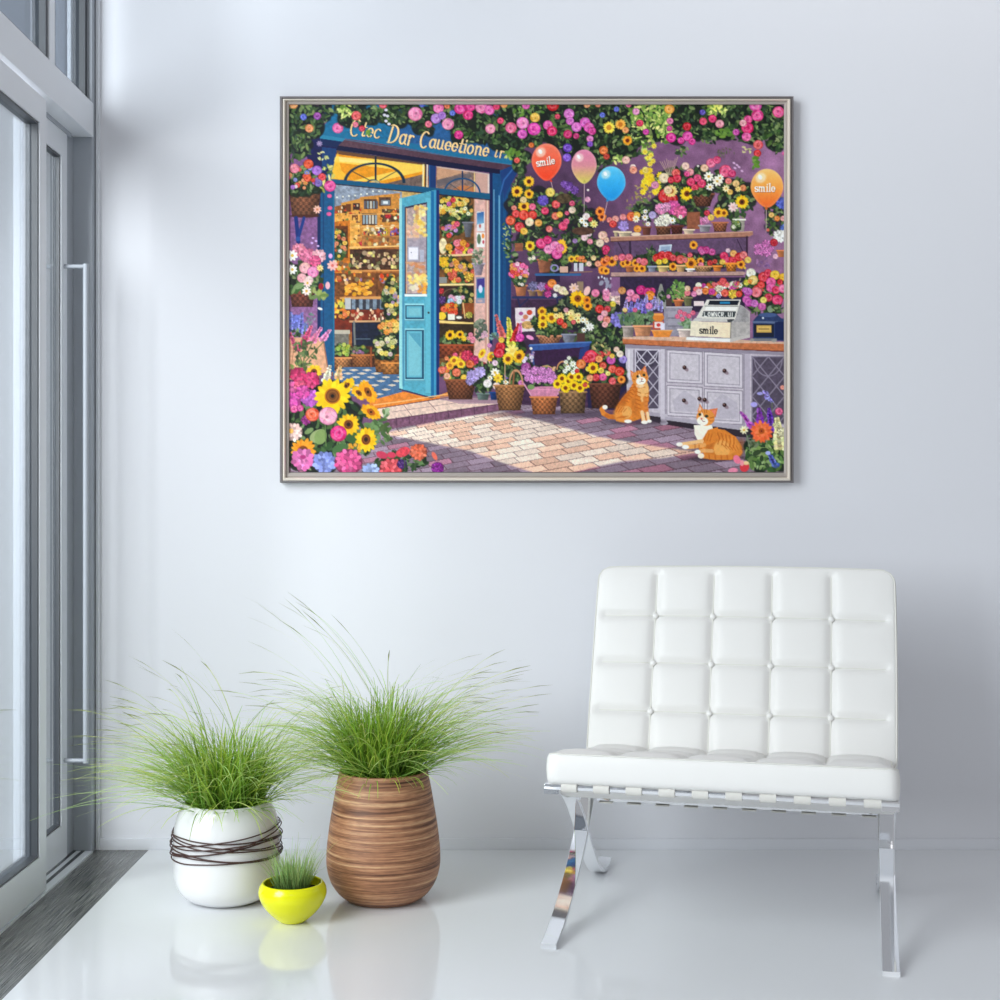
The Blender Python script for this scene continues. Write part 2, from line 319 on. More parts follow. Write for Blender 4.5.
    A.hyd(442, 300, 4, (90, 50, 120)); A.hyd(441, 291, 3, RED); A.mix(451, 309, 7, 5, 9, [(235, 60, 30), OR, (240, 90, 40)], (2.2, 3.6)); A.rect(448, 314, 455, 320, (240, 235, 215)); A.ell(442, 316, 4, 4, (245, 205, 50)); A.rect(462, 303, 474, 314, (150, 75, 35), tex=.2); A.line([(463, 303), (465, 318)], 1.3, (225, 180, 120)); A.hyd(469, 315, 3.5, (200, 190, 70)); A.ell(459, 317.5, 3, 1.5, (240, 235, 220))
    A.line([(439, 321.5), (474, 324)], 2.6, (248, 212, 125)); A.rect(439, 324, 474, 345, (58, 44, 28), tex=.4)
    A.foliage(457, 340, 16, 6, 50, GR, dark=(20, 30, 15)); A.sun(450, 335, 5.5, sq=.85, rot=.5); A.sun(460, 334.5, 4.3); A.daisy(464, 338.5, 3, YE); A.daisy(455, 336, 2.5, YE)
    A.basket(438, 345, 474, 358, 1, (160, 72, 40), wv=3)
    A.rect(474, 190, 490, 376, (226, 178, 165), tex=.12); A.rect(485, 197, 490, 350, (205, 150, 135)); A.line([(487.5, 196), (487.5, 350)], 1, (240, 215, 190)); A.line([(474.5, 196), (474.5, 350)], .8, (190, 140, 110))
    A.rect(477, 211.5, 484.5, 231, (225, 225, 225)); A.poly([(477, 213), (484, 211.5), (484, 223), (477, 224.5)], (45, 95, 160), grad=((120, 175, 205), 'v')); A.ell(480, 226, 1, 2, (190, 80, 70))
    A.rect(476.5, 232.5, 485, 247, (240, 235, 230)); A.ell(479, 239, 2, 5, (95, 120, 90)); A.ell(483, 236, 1.3, 2.5, OR); A.ell(483.3, 242, 1, 1.8, (200, 60, 80))
    A.pot(472.5, 263, 484.5, 275, 3, (165, 150, 165)); A.foliage(478, 256, 6, 8, 40, [(120, 130, 105), (170, 180, 150), (80, 95, 70)], (1, 2.4))
    A.rect(476, 277, 485, 303, (150, 150, 170)); A.poly([(477, 279), (484.5, 278), (484.5, 292), (477, 293)], (70, 60, 140)); A.poly([(477, 289), (484.5, 287), (484.5, 298), (477, 298)], (20, 140, 165)); A.ell(480.5, 289, 2, 4, (215, 215, 245)); A.ell(480, 301, 2.5, 1.2, (200, 170, 170))
    A.foliage(480, 330, 6, 11, 60, [(85, 95, 80), (130, 140, 120), (60, 75, 60)], (1, 3)); A.mix(484, 334, 3, 3, 4, [(225, 170, 190)], (1.5, 2.2), green=False); A.mix(471, 338, 3, 4, 5, [(235, 130, 150)], (1.8, 2.8), green=False)
    # ------------------------------------------------ facade woodwork
    A.rect(317.5, 140, 334.5, 372, (18, 86, 132), tex=.1); A.rect(317.5, 150, 320.5, 372, (12, 40, 92)); A.line([(323.5, 190), (323.5, 360)], 1, (12, 55, 105)); A.line([(333.6, 196), (333.6, 365)], .9, (30, 120, 150))
    A.rect(489.5, 168, 511, 335, (12, 78, 128), tex=.08); A.rect(489.5, 172, 492.5, 345, (14, 30, 82)); A.line([(494, 190), (494, 335)], 1.4, (85, 140, 175)); A.line([(499.3, 196), (499.3, 335)], 1.7, (95, 155, 190)); A.line([(502, 190), (502, 335)], .8, (10, 50, 105)); A.rect(506, 200, 511, 335, (14, 62, 112))
    A.poly([(500, 172), (516, 160), (519, 170), (508, 190), (504, 200)], (20, 60, 120)); A.line([(516, 165), (504, 180), (500, 195)], 1.5, (45, 100, 165))
    A.poly([(300, 138), (322, 133), (345, 143), (336, 150), (330, 172), (318, 182), (308, 160)], (22, 26, 78), tex=.2)
    A.poly([(322, 147), (338, 149), (333, 166), (322, 172)], (20, 62, 115), tex=.1)
    # transoms
    A.poly([(337, 150.5), (426, 163), (425, 187), (331, 179)], (236, 150, 20), tex=.06)
    A.poly([(337, 150.5), (426, 163), (426, 166), (336, 154)], (110, 72, 46)); A.poly([(335, 157), (375, 159), (424, 165), (424, 171), (380, 181), (352, 181), (400, 170), (334, 162)], (255, 215, 90), al=.85)
    A.poly([(336, 156), (372, 161), (372, 164), (334, 161)], (255, 225, 130), al=.8)
    A.poly([(424, 174), (424, 187), (384, 184)], (112, 92, 84), tex=.3); A.poly([(332, 170), (338, 152), (341, 170), (350, 179), (331, 179)], (252, 200, 60), al=.7)
    A.line([(375.7, 157), (375.7, 183)], 2, (18, 42, 60)); A.ring(374.5, 183, 29.5, 19.5, 2, (14, 48, 70), 0, 3.14); A.ring(373, 184.5, 6.5, 4.5, 1.4, (20, 70, 95), 0, 3.14)
    for a in (40, 142): A.line([(375+6*math.cos(math.radians(a)), 183-4*math.sin(math.radians(a))), (375+29*math.cos(math.radians(a)), 183-19*math.sin(math.radians(a)))], .8, (60, 60, 50))
    A.ell(375, 183, 4.5, 2.8, (215, 190, 130), al=.8)
    A.line([(423.5, 165), (423, 187)], 1.8, (240, 225, 160)); A.line([(425.6, 165), (425.3, 187)], 1.2, (60, 50, 40)); A.line([(427.3, 165), (427, 188)], 1.2, (225, 215, 190))
    A.rect(428.5, 162, 436, 192, (14, 56, 112)); A.line([(429.5, 164), (429.5, 190)], .8, (40, 100, 150))
    A.poly([(436.5, 166), (489, 174), (489, 195), (436, 190)], (140, 112, 100), tex=.35); A.poly([(437, 167), (470, 171), (437, 180)], (215, 160, 120), al=.8); A.poly([(437, 180), (470, 173), (472, 177), (437, 187)], (100, 92, 96), al=.8)
    A.poly([(475.5, 172), (488.5, 174), (488.5, 195), (475.5, 194)], (205, 160, 145)); A.line([(474.5, 172), (474.5, 193)], 1, (240, 205, 130)); A.poly([(452, 190), (462, 185), (474, 187), (474, 193)], (205, 120, 60), al=.8)
    A.line([(462.5, 171), (462.5, 193)], 1.5, (16, 50, 90)); A.ring(462, 194, 18, 15.5, 1.5, (20, 75, 120), 0, 3.14); A.line([(462, 192), (450, 184)], .6, (50, 70, 90)); A.line([(462, 192), (474, 185)], .6, (50, 70, 90))
    A.line([(488.6, 175), (488.6, 194)], 1.8, (225, 205, 195)); A.line([(437, 166.8), (489, 174.2)], 1, (205, 180, 170))
    A.poly([(331, 179), (425, 186.8), (490, 193.5), (490, 199.5), (439, 194), (334, 183.5)], (10, 88, 125)); A.line([(334, 184), (439, 194.5), (490, 200)], 1, (20, 24, 50))
    # sign board and soffit
    A.poly([(322, 103), (519, 103), (519, 160), (514, 165), (445, 155), (374, 142.5), (345, 138.5), (319.5, 135), (322, 128), (327, 122)], (22, 108, 150), tex=.18)
    A.poly([(390, 120), (519, 103), (519, 160), (445, 152), (400, 140)], (46, 80, 142), al=.6, tex=.2); A.poly([(322, 128), (374, 137), (445, 150), (515, 160), (514, 165), (445, 155), (374, 142.5), (319.5, 135)], (22, 112, 152), al=.75)
    A.poly([(319.5, 134.5), (345, 138.5), (345, 143), (320, 140)], (40, 130, 165)); A.poly([(320, 138.5), (345, 142), (340, 148), (322, 145)], (12, 38, 84))
    A.poly([(345, 139), (374, 143), (445, 155.5), (514, 165), (500, 170.5), (445, 162), (374, 151), (338, 146)], (94, 64, 76), tex=.15, grad=((80, 52, 70), 'h'))
    A.poly([(338, 145.5), (374, 150.5), (445, 161.5), (500, 169.5), (500, 174), (436, 166), (374, 155), (336, 150)], (14, 18, 58)); A.line([(338, 150.5), (426, 163.2)], .8, (70, 60, 60))
    A.line([(345, 139.5), (445, 155.5), (514, 165)], .7, (60, 140, 175), .7)
    # open door
    A.poly([(399.3, 198.5), (433, 190.5), (439, 190), (439, 396), (432, 397.5), (399.3, 388.5)], (82, 166, 188), tex=.1)
    A.poly([(399.3, 198.5), (402, 198), (402.5, 389), (399.3, 388.5)], (150, 215, 215)); A.rect(402.3, 205, 404.5, 386, (70, 140, 175), al=.7)
    A.rect(431, 191, 434, 397.5, (24, 108, 160)); A.rect(434, 190, 436.3, 397.3, (60, 150, 190)); A.rect(436.3, 190, 439.2, 396, (14, 46, 110)); A.rect(425.5, 198, 430.5, 393, (96, 182, 202))
    A.poly([(404.8, 207), (427, 202), (427, 295), (404.8, 295)], (55, 45, 70)); A.poly([(406, 208.5), (426.2, 204), (426.2, 293.5), (406, 293.5)], (190, 165, 160), tex=.3)
    A.line([(406.4, 208.5), (406.4, 293)], 1, (225, 170, 120))
    for x0, x1, y0, y1, n, cc in ((414, 426, 206, 236, 60, [(255, 220, 110), (250, 200, 80), (255, 235, 160)]), (408, 418, 224, 240, 24, [(225, 170, 150), (235, 190, 160)]), (407, 426, 262, 276, 36, [(225, 140, 90), (215, 160, 110), (200, 150, 120)]), (409, 426, 275, 285, 34, [(252, 205, 90), (255, 225, 130)]), (418, 426, 284, 293, 12, [(250, 180, 60), (250, 150, 50)]), (407, 417, 282, 293, 10, [(170, 150, 165), (235, 220, 190)])):
        for _ in range(n): A.ell(R.uniform(x0, x1), R.uniform(y0, y1), 2, 1.7, A.jit(R.choice(cc), 14), al=.75)
    A.rect(415.5, 206, 419, 220, (205, 140, 90), al=.6); A.rect(407, 238, 426, 262, (150, 145, 165), al=.6); A.rect(408, 246.5, 419, 260.5, (180, 175, 190)); A.rect(408.8, 247.5, 418, 259.5, (240, 235, 242)); A.ell(411.3, 252.6, .5, .5, (90, 90, 110)); A.rect(420, 250, 424, 262, (190, 200, 220), al=.6)
    A.poly([(404.5, 294), (427, 294), (427, 296.5), (404.5, 296.5)], (235, 245, 240))
    for y0, y1 in ((305, 318), (330, 378)):
        A.rect(404.8, y0-1.6, 424.2, y1+3, (150, 215, 222)); A.rect(405.4, y0, 423.8, y1+1, (28, 78, 110)); A.rect(406.6, y0+1.2, 422, y1-.6, (100, 180, 198)); A.rect(408.5, y0+3.2, 420.5, y1-2.6, (120, 190, 202)); A.line([(405, y1+2.5), (424, y1+2.5)], .8, (40, 100, 130), .7)
    A.poly([(408.5, 333), (420.5, 333), (421, 348), (414, 340)], (62, 140, 170), al=.6); A.ell(428.6, 312.7, 1, 1.1, (50, 50, 50))
    A.line([(399.3, 389), (432, 398), (439, 396.6)], 1, (25, 35, 70))
    # threshold, step
    A.poly([(372, 400), (404, 391.5), (431, 398.5), (450, 391), (450, 396.5), (378, 409), (366, 408)], (232, 132, 48), tex=.15); A.line([(374, 405), (404, 401), (448, 394)], 1, (250, 190, 120)); A.line([(376, 409), (448, 397.5)], .9, (90, 45, 45))
    A.poly([(370, 410), (448, 398), (505, 398), (505, 403.5), (388, 420)], (232, 200, 182), tex=.12); A.poly([(440, 399), (505, 398), (505, 403), (460, 404)], (165, 125, 145), al=.7)
    A.line([(404, 405.5), (412, 416)], .6, (150, 110, 110)); A.line([(428, 401.5), (436, 410)], .6, (150, 110, 110)); A.line([(392, 412), (455, 403)], .5, (160, 120, 120))
    A.poly([(386, 420), (505, 403), (505, 410), (392, 428.5)], (124, 82, 106), tex=.3); A.line([(386, 420), (505, 403.3)], .9, (90, 50, 75)); 
    for x in range(396, 500, 13): A.line([(x, 419-(x-386)*.14), (x+.5, 427-(x-386)*.15)], .6, (80, 45, 70))
    # ------------------------------------------------ left column
    A.foliage(298, 122, 24, 22, 190, GR, (1.8, 3.6), dark=(18, 26, 26)); A.foliage(300, 148, 12, 12, 50, GR, dark=(22, 26, 30)); A.foliage(324, 112, 8, 10, 30, GR, dark=(20, 30, 40)); A.foliage(290, 148, 6, 14, 30, GR)
    for x, y, L in ((303, 155, 3.5), (307, 147, 3.5), (302, 106, 3.5), (308, 108, 3)): A.leaf(x, y, L, R.uniform(0, 3), (120, 140, 80))
    A.rose(293.5, 104.5, 4.5, (245, 160, 90)); A.rose(303.5, 117, 3.4, BL); A.rose(317.3, 116, 4, (150, 60, 160)); A.rose(309.3, 128.3, 4.4, (245, 150, 90)); A.rose(337.8, 128, 5.6, (240, 100, 165)); A.daisy(319.5, 143.6, 3, (150, 130, 170), (180, 160, 190))
    A.basket(289, 189, 321, 216, 3, (150, 92, 62), wv=3.2); A.ell(305, 216, 14, 1.6, (80, 40, 30))
    A.line([(296, 218), (298.4, 242)], 4, (18, 48, 120)); A.line([(304, 218), (299, 236)], 3, (22, 55, 130)); A.ell(298, 239, 2.4, 2.4, (40, 80, 150))
    A.mix(305, 178, 20, 14, 26, [(235, 70, 50), (170, 100, 200), (240, 70, 140), (235, 225, 220), (120, 130, 200), (245, 150, 90)], (1.6, 3)); A.foliage(327, 178, 8, 14, 30, [(215, 205, 110), (160, 170, 80), (235, 215, 140), (90, 110, 60)], (1.4, 3)); A.foliage(322, 156, 6, 5, 12, [(225, 220, 150), (180, 180, 110)], (1.2, 2.2))
    A.rose(308.5, 164, 5, (240, 75, 40)); A.rose(317, 170.5, 5.2, (165, 100, 205)); A.rose(322, 177, 4, (235, 50, 60)); A.rose(330, 186, 6, (238, 70, 150)); A.rose(318.5, 183, 4, (120, 90, 180)); A.rose(294.5, 168.5, 5, (245, 130, 150)); A.rose(307.5, 178, 4, (245, 80, 40)); A.daisy(317.3, 209.5, 4.2, (248, 190, 170), (220, 130, 80))
    for x, y in ((329.5, 196), (330, 208), (329, 214)): A.ell(x, y, 2.4, 2, (225, 90, 150)); 
    A.foliage(304, 275, 19, 18, 80, GR, (1.8, 4), dark=(28, 40, 26)); A.basket(289.5, 291, 315, 306.5, 2.5, (130, 66, 50), wv=3); 
    A.foliage(318, 294, 8, 8, 12, [(150, 165, 90), (110, 135, 70)], (3, 5)); A.foliage(296, 288, 8, 5, 14, [(70, 105, 55), (120, 145, 90)], (3, 5))
    for x, y in ((313, 238), (316, 241), (312, 243), (318, 246)): A.ell(x, y, 1.3, 1, (215, 180, 235))
    A.hyd(299, 250, 7, (243, 135, 160)); A.hyd(308, 256, 8, (240, 120, 160)); A.hyd(319, 256, 7, (250, 180, 190)); A.hyd(315, 261, 6, (238, 90, 140)); A.rose(305, 268, 6, (250, 170, 175)); A.rose(313, 272, 6, (240, 130, 185)); A.rose(302, 278, 5, (250, 175, 180)); A.rose(309, 280, 4.5, (252, 215, 205))
    A.daisy(292.3, 255.5, 5.6, (252, 250, 240)); A.daisy(292.3, 269.5, 5, (252, 250, 240)); A.daisy(332.5, 265.5, 5.5, (252, 185, 175), (230, 110, 100)); A.daisy(306.5, 291, 4.6, (252, 225, 215)); A.daisy(307.5, 283, 4.4, (252, 215, 205)); A.daisy(320, 268, 3.5, (250, 215, 140)); A.ell(321, 286.5, 2.4, 3.4, (160, 20, 40)); A.ell(327.7, 285.5, 2.3, 3.8, (245, 180, 190)); A.ell(320, 308.7, 2.6, 1.3, (245, 235, 225), .3); A.ell(330.5, 256, 2, 2.5, (235, 170, 225))
    A.hyd(295, 322, 8, (110, 120, 210)); A.hyd(303, 328, 6, (120, 130, 205)); A.spike(290, 335, 291, 312, 5, (130, 140, 225)); A.spike(300, 332, 302, 313, 5, (125, 130, 215)); A.foliage(310, 320, 5, 7, 16, [(120, 130, 140), (90, 120, 110)], (1, 2.2)); A.foliage(297, 334, 8, 4, 12, GR)
    A.poly([(289, 337.5), (323, 337.5), (328, 372), (289, 380)], (222, 165, 128), tex=.12); A.line([(323, 338), (328, 370)], 1.2, (170, 110, 80)); A.line([(295, 338), (290, 378)], .9, (180, 120, 90))
    for x0, y0, x1, y1 in ((302, 362, 292, 334), (304, 360, 305, 326), (305, 358, 318, 331), (305, 362, 327, 338), (303, 364, 310, 330)): A.line([(x0, y0), (x1, y1)], 1, (90, 110, 60))
    A.spike(297, 350, 290, 333, 5, (215, 80, 120)); A.spike(303, 346, 311, 326, 6.5, (225, 90, 130)); A.spike(312, 342, 321, 328, 6, (240, 130, 175)); A.spike(322, 340, 330, 330, 6, (245, 150, 200)); A.spike(301, 348, 304, 338, 6, (205, 60, 100)); A.foliage(305, 352, 12, 14, 50, [(60, 80, 45), (95, 120, 70)], (1.2, 3.2)); A.foliage(300, 368, 11, 6, 24, [(130, 150, 80), (80, 100, 60)])
    # ------------------------------------------------ bottom left bouquet
    A.foliage(330, 430, 46, 40, 220, [(48, 78, 40), (80, 110, 62), (30, 52, 30), (104, 132, 84)], (2.5, 5.5), dark=(16, 28, 18)); A.foliage(300, 455, 14, 18, 60, GR, dark=(18, 28, 18)); A.foliage(400, 462, 26, 9, 70, [(48, 78, 40), (100, 130, 80), (34, 56, 34)], (2, 5)); A.foliage(380, 432, 10, 14, 40, [(70, 100, 50), (110, 140, 90)], (2.5, 4.5))
    A.spike(326, 380, 330, 366, 6, (240, 230, 200)); A.spike(338, 378, 340, 366, 6, (245, 190, 130)); A.sun(314, 372, 8, (250, 200, 40))
    A.hyd(298, 375, 8, (222, 50, 110)); A.hyd(311, 380, 8.5, (215, 45, 105)); A.hyd(290, 388, 7, (235, 95, 165)); A.hyd(300, 386, 6, (240, 90, 130)); A.hyd(293, 400, 8, (225, 75, 175)); A.hyd(310, 398, 9, (205, 95, 205)); A.hyd(303, 392, 7, (225, 75, 165)); A.rose(294, 409, 4, (235, 80, 150)); A.rose(300, 408, 3.6, (225, 70, 150)); A.hyd(306, 420, 5, (155, 40, 130))
    A.ell(318, 436, 9, 6, (150, 165, 110), -.5); A.ell(320.5, 437, 6, 7.5, (130, 155, 90), .3); A.ell(309, 431, 5, 2.4, (120, 145, 90), 2.6); A.line([(325, 420), (326, 446)], 1, (100, 130, 70)); A.line([(338, 440), (335, 455)], 1, (110, 140, 80)); A.ell(340, 449, 8, 5, (72, 112, 62), -.3); A.ell(352, 437, 8, 6, (60, 96, 50), .4)
    A.hyd(293, 432, 9.5, (250, 205, 195), .2); A.ell(291, 431, 2.5, 2.5, (250, 190, 90))
    A.sun(346, 386, 11, (252, 196, 20), rot=.9, sq=.5); A.sun(359, 393, 9, (252, 180, 20), sq=.6, rot=-.9); A.sun(368, 392, 13, (252, 165, 20), (130, 60, 10), .55, -.6); A.sun(371, 412, 11, (252, 175, 20), (200, 90, 20), .6, -1)
    A.sun(332.5, 396, 18.5, (255, 205, 15), (110, 62, 22)); A.sun(348.5, 424.5, 11.5, (252, 190, 20), (66, 26, 16)); A.sun(366, 439.5, 13, (252, 195, 20), (70, 28, 18), .85); A.sun(303, 451, 13, (245, 155, 30), (90, 40, 20), 1); A.mix(355, 448, 6, 5, 7, [(240, 160, 40)], (1.6, 2.4), green=False, kinds='d')
    A.rose(312.5, 414.5, 7.2, (245, 95, 55)); A.rose(328, 416, 9.6, (243, 155, 180)); A.rose(338.5, 433.5, 8.5, (232, 45, 130)); A.hyd(303, 459.5, 11, (238, 115, 185), .26); A.ell(303, 457, 3, 2, (180, 50, 120)); A.hyd(324.5, 462.5, 11.5, (135, 150, 225)); A.hyd(348.5, 462, 14, (238, 85, 150), .18); A.hyd(371, 472, 9, (160, 180, 230)); A.hyd(391, 469, 11.5, (240, 85, 95), .18)
    A.hyd(402, 464, 5, (80, 40, 120)); A.line([(404, 455), (405, 470)], .9, (70, 90, 50)); A.line([(417, 456), (414, 470)], .9, (70, 90, 50)); A.ell(403, 452, 7.5, 4.6, (228, 70, 85), -.4, tex=.3); A.ell(391.5, 455, 4.5, 3, (215, 60, 90), .1); A.ell(382, 455, 6, 3.5, (205, 60, 90), .3); A.hyd(418.5, 452, 8.5, (245, 110, 75), .2); A.ell(434.5, 456, 2.2, 4.6, (235, 110, 90), -.5); A.hyd(437.5, 468, 6.3, (145, 35, 150), .18)
    A.foliage(385, 413, 6, 3, 6, [(150, 170, 130), (90, 120, 70)], (2, 4))
    # ------------------------------------------------ vine band along the top
    for cx, cy, rx, ry, n in ((356, 112, 22, 14, 90), (352, 118, 7, 7, 20), (374, 116, 8, 9, 34), (398, 112, 22, 14, 110), (424, 118, 14, 16, 80), (445, 110, 16, 12, 80), (470, 120, 24, 22, 190), (500, 122, 26, 26, 230), (520, 150, 10, 24, 80), (540, 122, 28, 26, 250), (575, 124, 28, 28, 260), (605, 124, 30, 36, 300), (640, 120, 30, 26, 220), (675, 116, 22, 24, 170), (712, 118, 30, 20, 210), (748, 120, 32, 22, 230), (775, 128, 12, 24, 90), (700, 132, 14, 10, 50), (600, 150, 14, 22, 90), (625, 145, 16, 16, 80), (765, 112, 24, 10, 80)):
        A.foliage(cx, cy, rx, ry, n, GR, (1.5, 3.3), dark=(20, 30, 24))
    A.foliage(650, 116, 22, 14, 130, GL_, (1.4, 3.4)); A.foliage(664, 130, 8, 14, 50, GL_, (1.4, 3)); A.foliage(648, 148, 6, 12, 40, GL_, (1.4, 2.8)); A.foliage(636, 132, 12, 12, 50, GL_[:4]+GR, (1.4, 3)); A.foliage(346, 110, 8, 8, 30, GL_, (1.5, 3)); A.foliage(716, 110, 10, 6, 30, GL_); A.foliage(527, 108, 20, 8, 50, GL_[3:]+GR); A.foliage(512, 153, 8, 8, 16, GL_[3:]); A.foliage(724, 133, 8, 5, 20, GL_[3:]); A.foliage(618, 160, 5, 5, 12, GL_)
    # lettering of the sign
    A.foliage(372, 134, 3, 3, 0, GR)
    write(A, 'Ctec', 348.5, 134, 9, (250, 208, 140), 1.6, .14, 1, .12, .6, shadow=(16, 50, 84))
    write(A, 'Dar', 386.5, 141.2, 9.6, (250, 208, 140), 2.0, .17, .88, .1, .6, shadow=(16, 50, 84))
    write(A, 'Caueetione', 418.5, 145.7, 8.6, (250, 208, 140), 1.9, .155, .93, .08, .6, shadow=(16, 50, 84))
    write(A, 'Lr', 493.5, 156.6, 6.6, (250, 208, 140), 1.5, .15, .95, .1, .6, shadow=(16, 50, 84))
    A.foliage(368, 133, 2.6, 3.6, 5, [(120, 150, 50), (90, 130, 50)], (2, 3.5)); A.foliage(508, 156, 3, 3, 5, GL_)
    A.rose(356.3, 115.8, 5.0, (235, 80, 85)); A.rose(355.5, 124.6, 3.0, (243, 110, 140)); A.rose(362, 128.5, 3.2, (220, 45, 70))
    for x, y in ((386, 110), (384.5, 115), (387.5, 116), (386, 121), (389, 124)): A.ell(x, y, 1.7, 1.4, (215, 210, 225))
    T = [(383, 104.5, 4.2, (235, 75, 90)), (415.3, 114, 7.4, (240, 130, 175)), (428.5, 124.2, 3.6, (240, 100, 130)), (438.5, 108, 5.6, (240, 105, 165)), (436, 118.5, 5.4, (175, 120, 205)), (442, 115.5, 4.2, (170, 110, 210)), (448, 124, 6.2, (240, 135, 175)), (452.5, 113, 3, BL), (447, 106, 3, (235, 110, 60)), (422, 104.5, 3, BL), (460, 108.5, 6, (235, 60, 150)), (470, 106.5, 5.4, (235, 50, 140)), (468, 115, 5.2, (232, 40, 120)), (481.5, 107.5, 6.4, (243, 120, 175)), (489.5, 110, 5.2, (240, 95, 175)), (496.5, 106.5, 3.6, (225, 40, 90)), (504, 104.5, 3.6, (245, 150, 70)), (458.7, 134.8, 4.6, (222, 35, 130)), (490.4, 128.8, 5.2, (243, 140, 170)), (500.5, 120.7, 3.4, (232, 50, 100)), (511, 127.8, 5.8, (240, 100, 140)), (522.6, 123, 6.4, (243, 125, 185)), (522.3, 134, 5, (225, 80, 185)), (526, 105.5, 4, (235, 90, 180)), (534, 129, 6.8, (238, 60, 170)), (535, 117.5, 5, (250, 190, 70)), (531.5, 145.2, 2.8, (235, 110, 40)), (517, 160.3, 3, (240, 80, 70)), (552.8, 105, 6.4, (205, 25, 35)), (557.5, 116.5, 2.8, (215, 50, 80)), (548, 125.2, 5, (240, 85, 165)), (552, 131, 5.2, (232, 30, 95)), (569, 113.8, 5.4, (225, 110, 200)), (570, 121, 4.2, (220, 100, 195)), (567.8, 134.2, 4.5, (222, 40, 110)), (576.5, 127, 5.2, (225, 100, 195)), (585, 122.5, 5.4, (225, 95, 195)), (589, 127.5, 5.4, (225, 80, 170)), (592, 131, 4.2, (215, 50, 140)), (576.2, 136, 3.2, (200, 40, 110)), (590, 138.8, 3.6, (220, 110, 180)), (590, 144, 3, (120, 60, 190)), (567.5, 147.8, 4.6, (110, 60, 190)), (567, 157.5, 4.3, (140, 85, 215)), (602.4, 115, 2.8, BL), (603.5, 150.3, 4.5, (240, 120, 50)), (606.5, 156.5, 3.2, (195, 45, 30)), (587, 104.5, 3.4, (240, 150, 100)), (598, 104.5, 3, (235, 130, 100)), (616.5, 109.3, 2.8, BL), (628.5, 104.5, 3, (225, 90, 130)), (636, 111.5, 3.6, (235, 140, 190)), (639.8, 123.2, 3.7, (230, 40, 80)), (646, 131.8, 3.2, (210, 40, 150)), (669.4, 109, 5.1, (250, 165, 60)), (670, 121, 3.4, (225, 110, 160)), (669.5, 128.5, 3, (220, 70, 150)), (671, 137.5, 5.2, (235, 40, 150)), (687, 126.5, 4.4, (200, 20, 35)), (687.5, 136.2, 5.2, (235, 60, 160)), (681, 140.6, 3.5, (230, 50, 150)), (692, 141.5, 3.6, (225, 40, 140)), (703.2, 121.3, 3.9, (235, 60, 100)), (712.5, 118.7, 4.2, (228, 35, 100)), (719.7, 123.8, 4.4, (243, 150, 165)), (702.5, 112.3, 3, (90, 70, 180)), (736.2, 132.2, 3.5, (200, 60, 160)), (755.5, 105.5, 6.4, (238, 100, 175)), (757.5, 115.5, 6.2, (235, 70, 140)), (748, 119.5, 4.4, (232, 60, 130)), (747.5, 128, 6.2, (235, 35, 110)), (743, 123, 3.6, (243, 160, 170)), (746.5, 136.8, 4.8, (240, 90, 160)), (778.5, 112, 6, (238, 80, 140)), (758.2, 144.8, 5, (240, 90, 90)), (757.4, 153.3, 3.8, (228, 45, 50)), (628, 130, 1, WH), (626, 160, 4.2, (248, 185, 170)), (633, 167, 3, (250, 215, 205)), (633.4, 170, 4, (240, 140, 110)), (783.5, 153.5, 1.6, PINK)]
    for x, y, r, c in T: A.rose(x, y, r, c)
    A.sun(609, 127.5, 6, (250, 215, 70), (215, 140, 40)); A.sun(620.5, 124.5, 5.4, (250, 180, 70), (215, 120, 30)); A.rose(625.5, 130, 3.4, (248, 150, 80)); A.sun(627.5, 140.5, 5, (245, 165, 40), (110, 35, 15)); A.foliage(717, 109, 5, 4, 14, [(240, 235, 110)], (1, 2))
    for x, y in ((651, 155), (648, 158), (653, 161), (650, 164), (645, 152), (654, 146)): A.daisy(x, y, 2.8, (245, 220, 70), (220, 180, 40))
    A.foliage(746, 150, 6, 4, 10, [(200, 195, 130), (90, 100, 60)], (1, 2)); A.foliage(756, 163, 3, 8, 12, GL_[3:]); A.foliage(778, 142, 5, 6, 16, GR); A.foliage(777, 150, 3, 3, 5, GR); A.foliage(682, 150, 6, 6, 14, GR); A.foliage(711, 138, 7, 6, 20, GR); A.foliage(726, 153, 10, 5, 18, [(90, 90, 70), (110, 100, 80)], (.9, 1.8))
    # ------------------------------------------------ wall flowers, left of the balloons' strings
    for cx, cy, rx, ry, n in ((522, 205, 14, 30, 150), (545, 215, 20, 26, 190), (568, 205, 14, 14, 60), (578, 225, 18, 22, 140), (588, 252, 20, 14, 110), (533, 240, 16, 12, 70), (556, 262, 14, 14, 60)): A.foliage(cx, cy, rx, ry, n, GR, (1.5, 3.2), dark=(34, 30, 40))
    A.foliage(508, 235, 6, 20, 40, [(140, 160, 90), (90, 120, 70), (200, 190, 130)], (1, 2.2)); A.foliage(512, 250, 5, 14, 20, GR[3:])
    for x, y, r in ((517, 191.5, 6), (529, 181.5, 5.5), (529, 194, 5), (524, 206.5, 6)): A.sun(x, y, r, (252, 190, 40), (90, 30, 20))
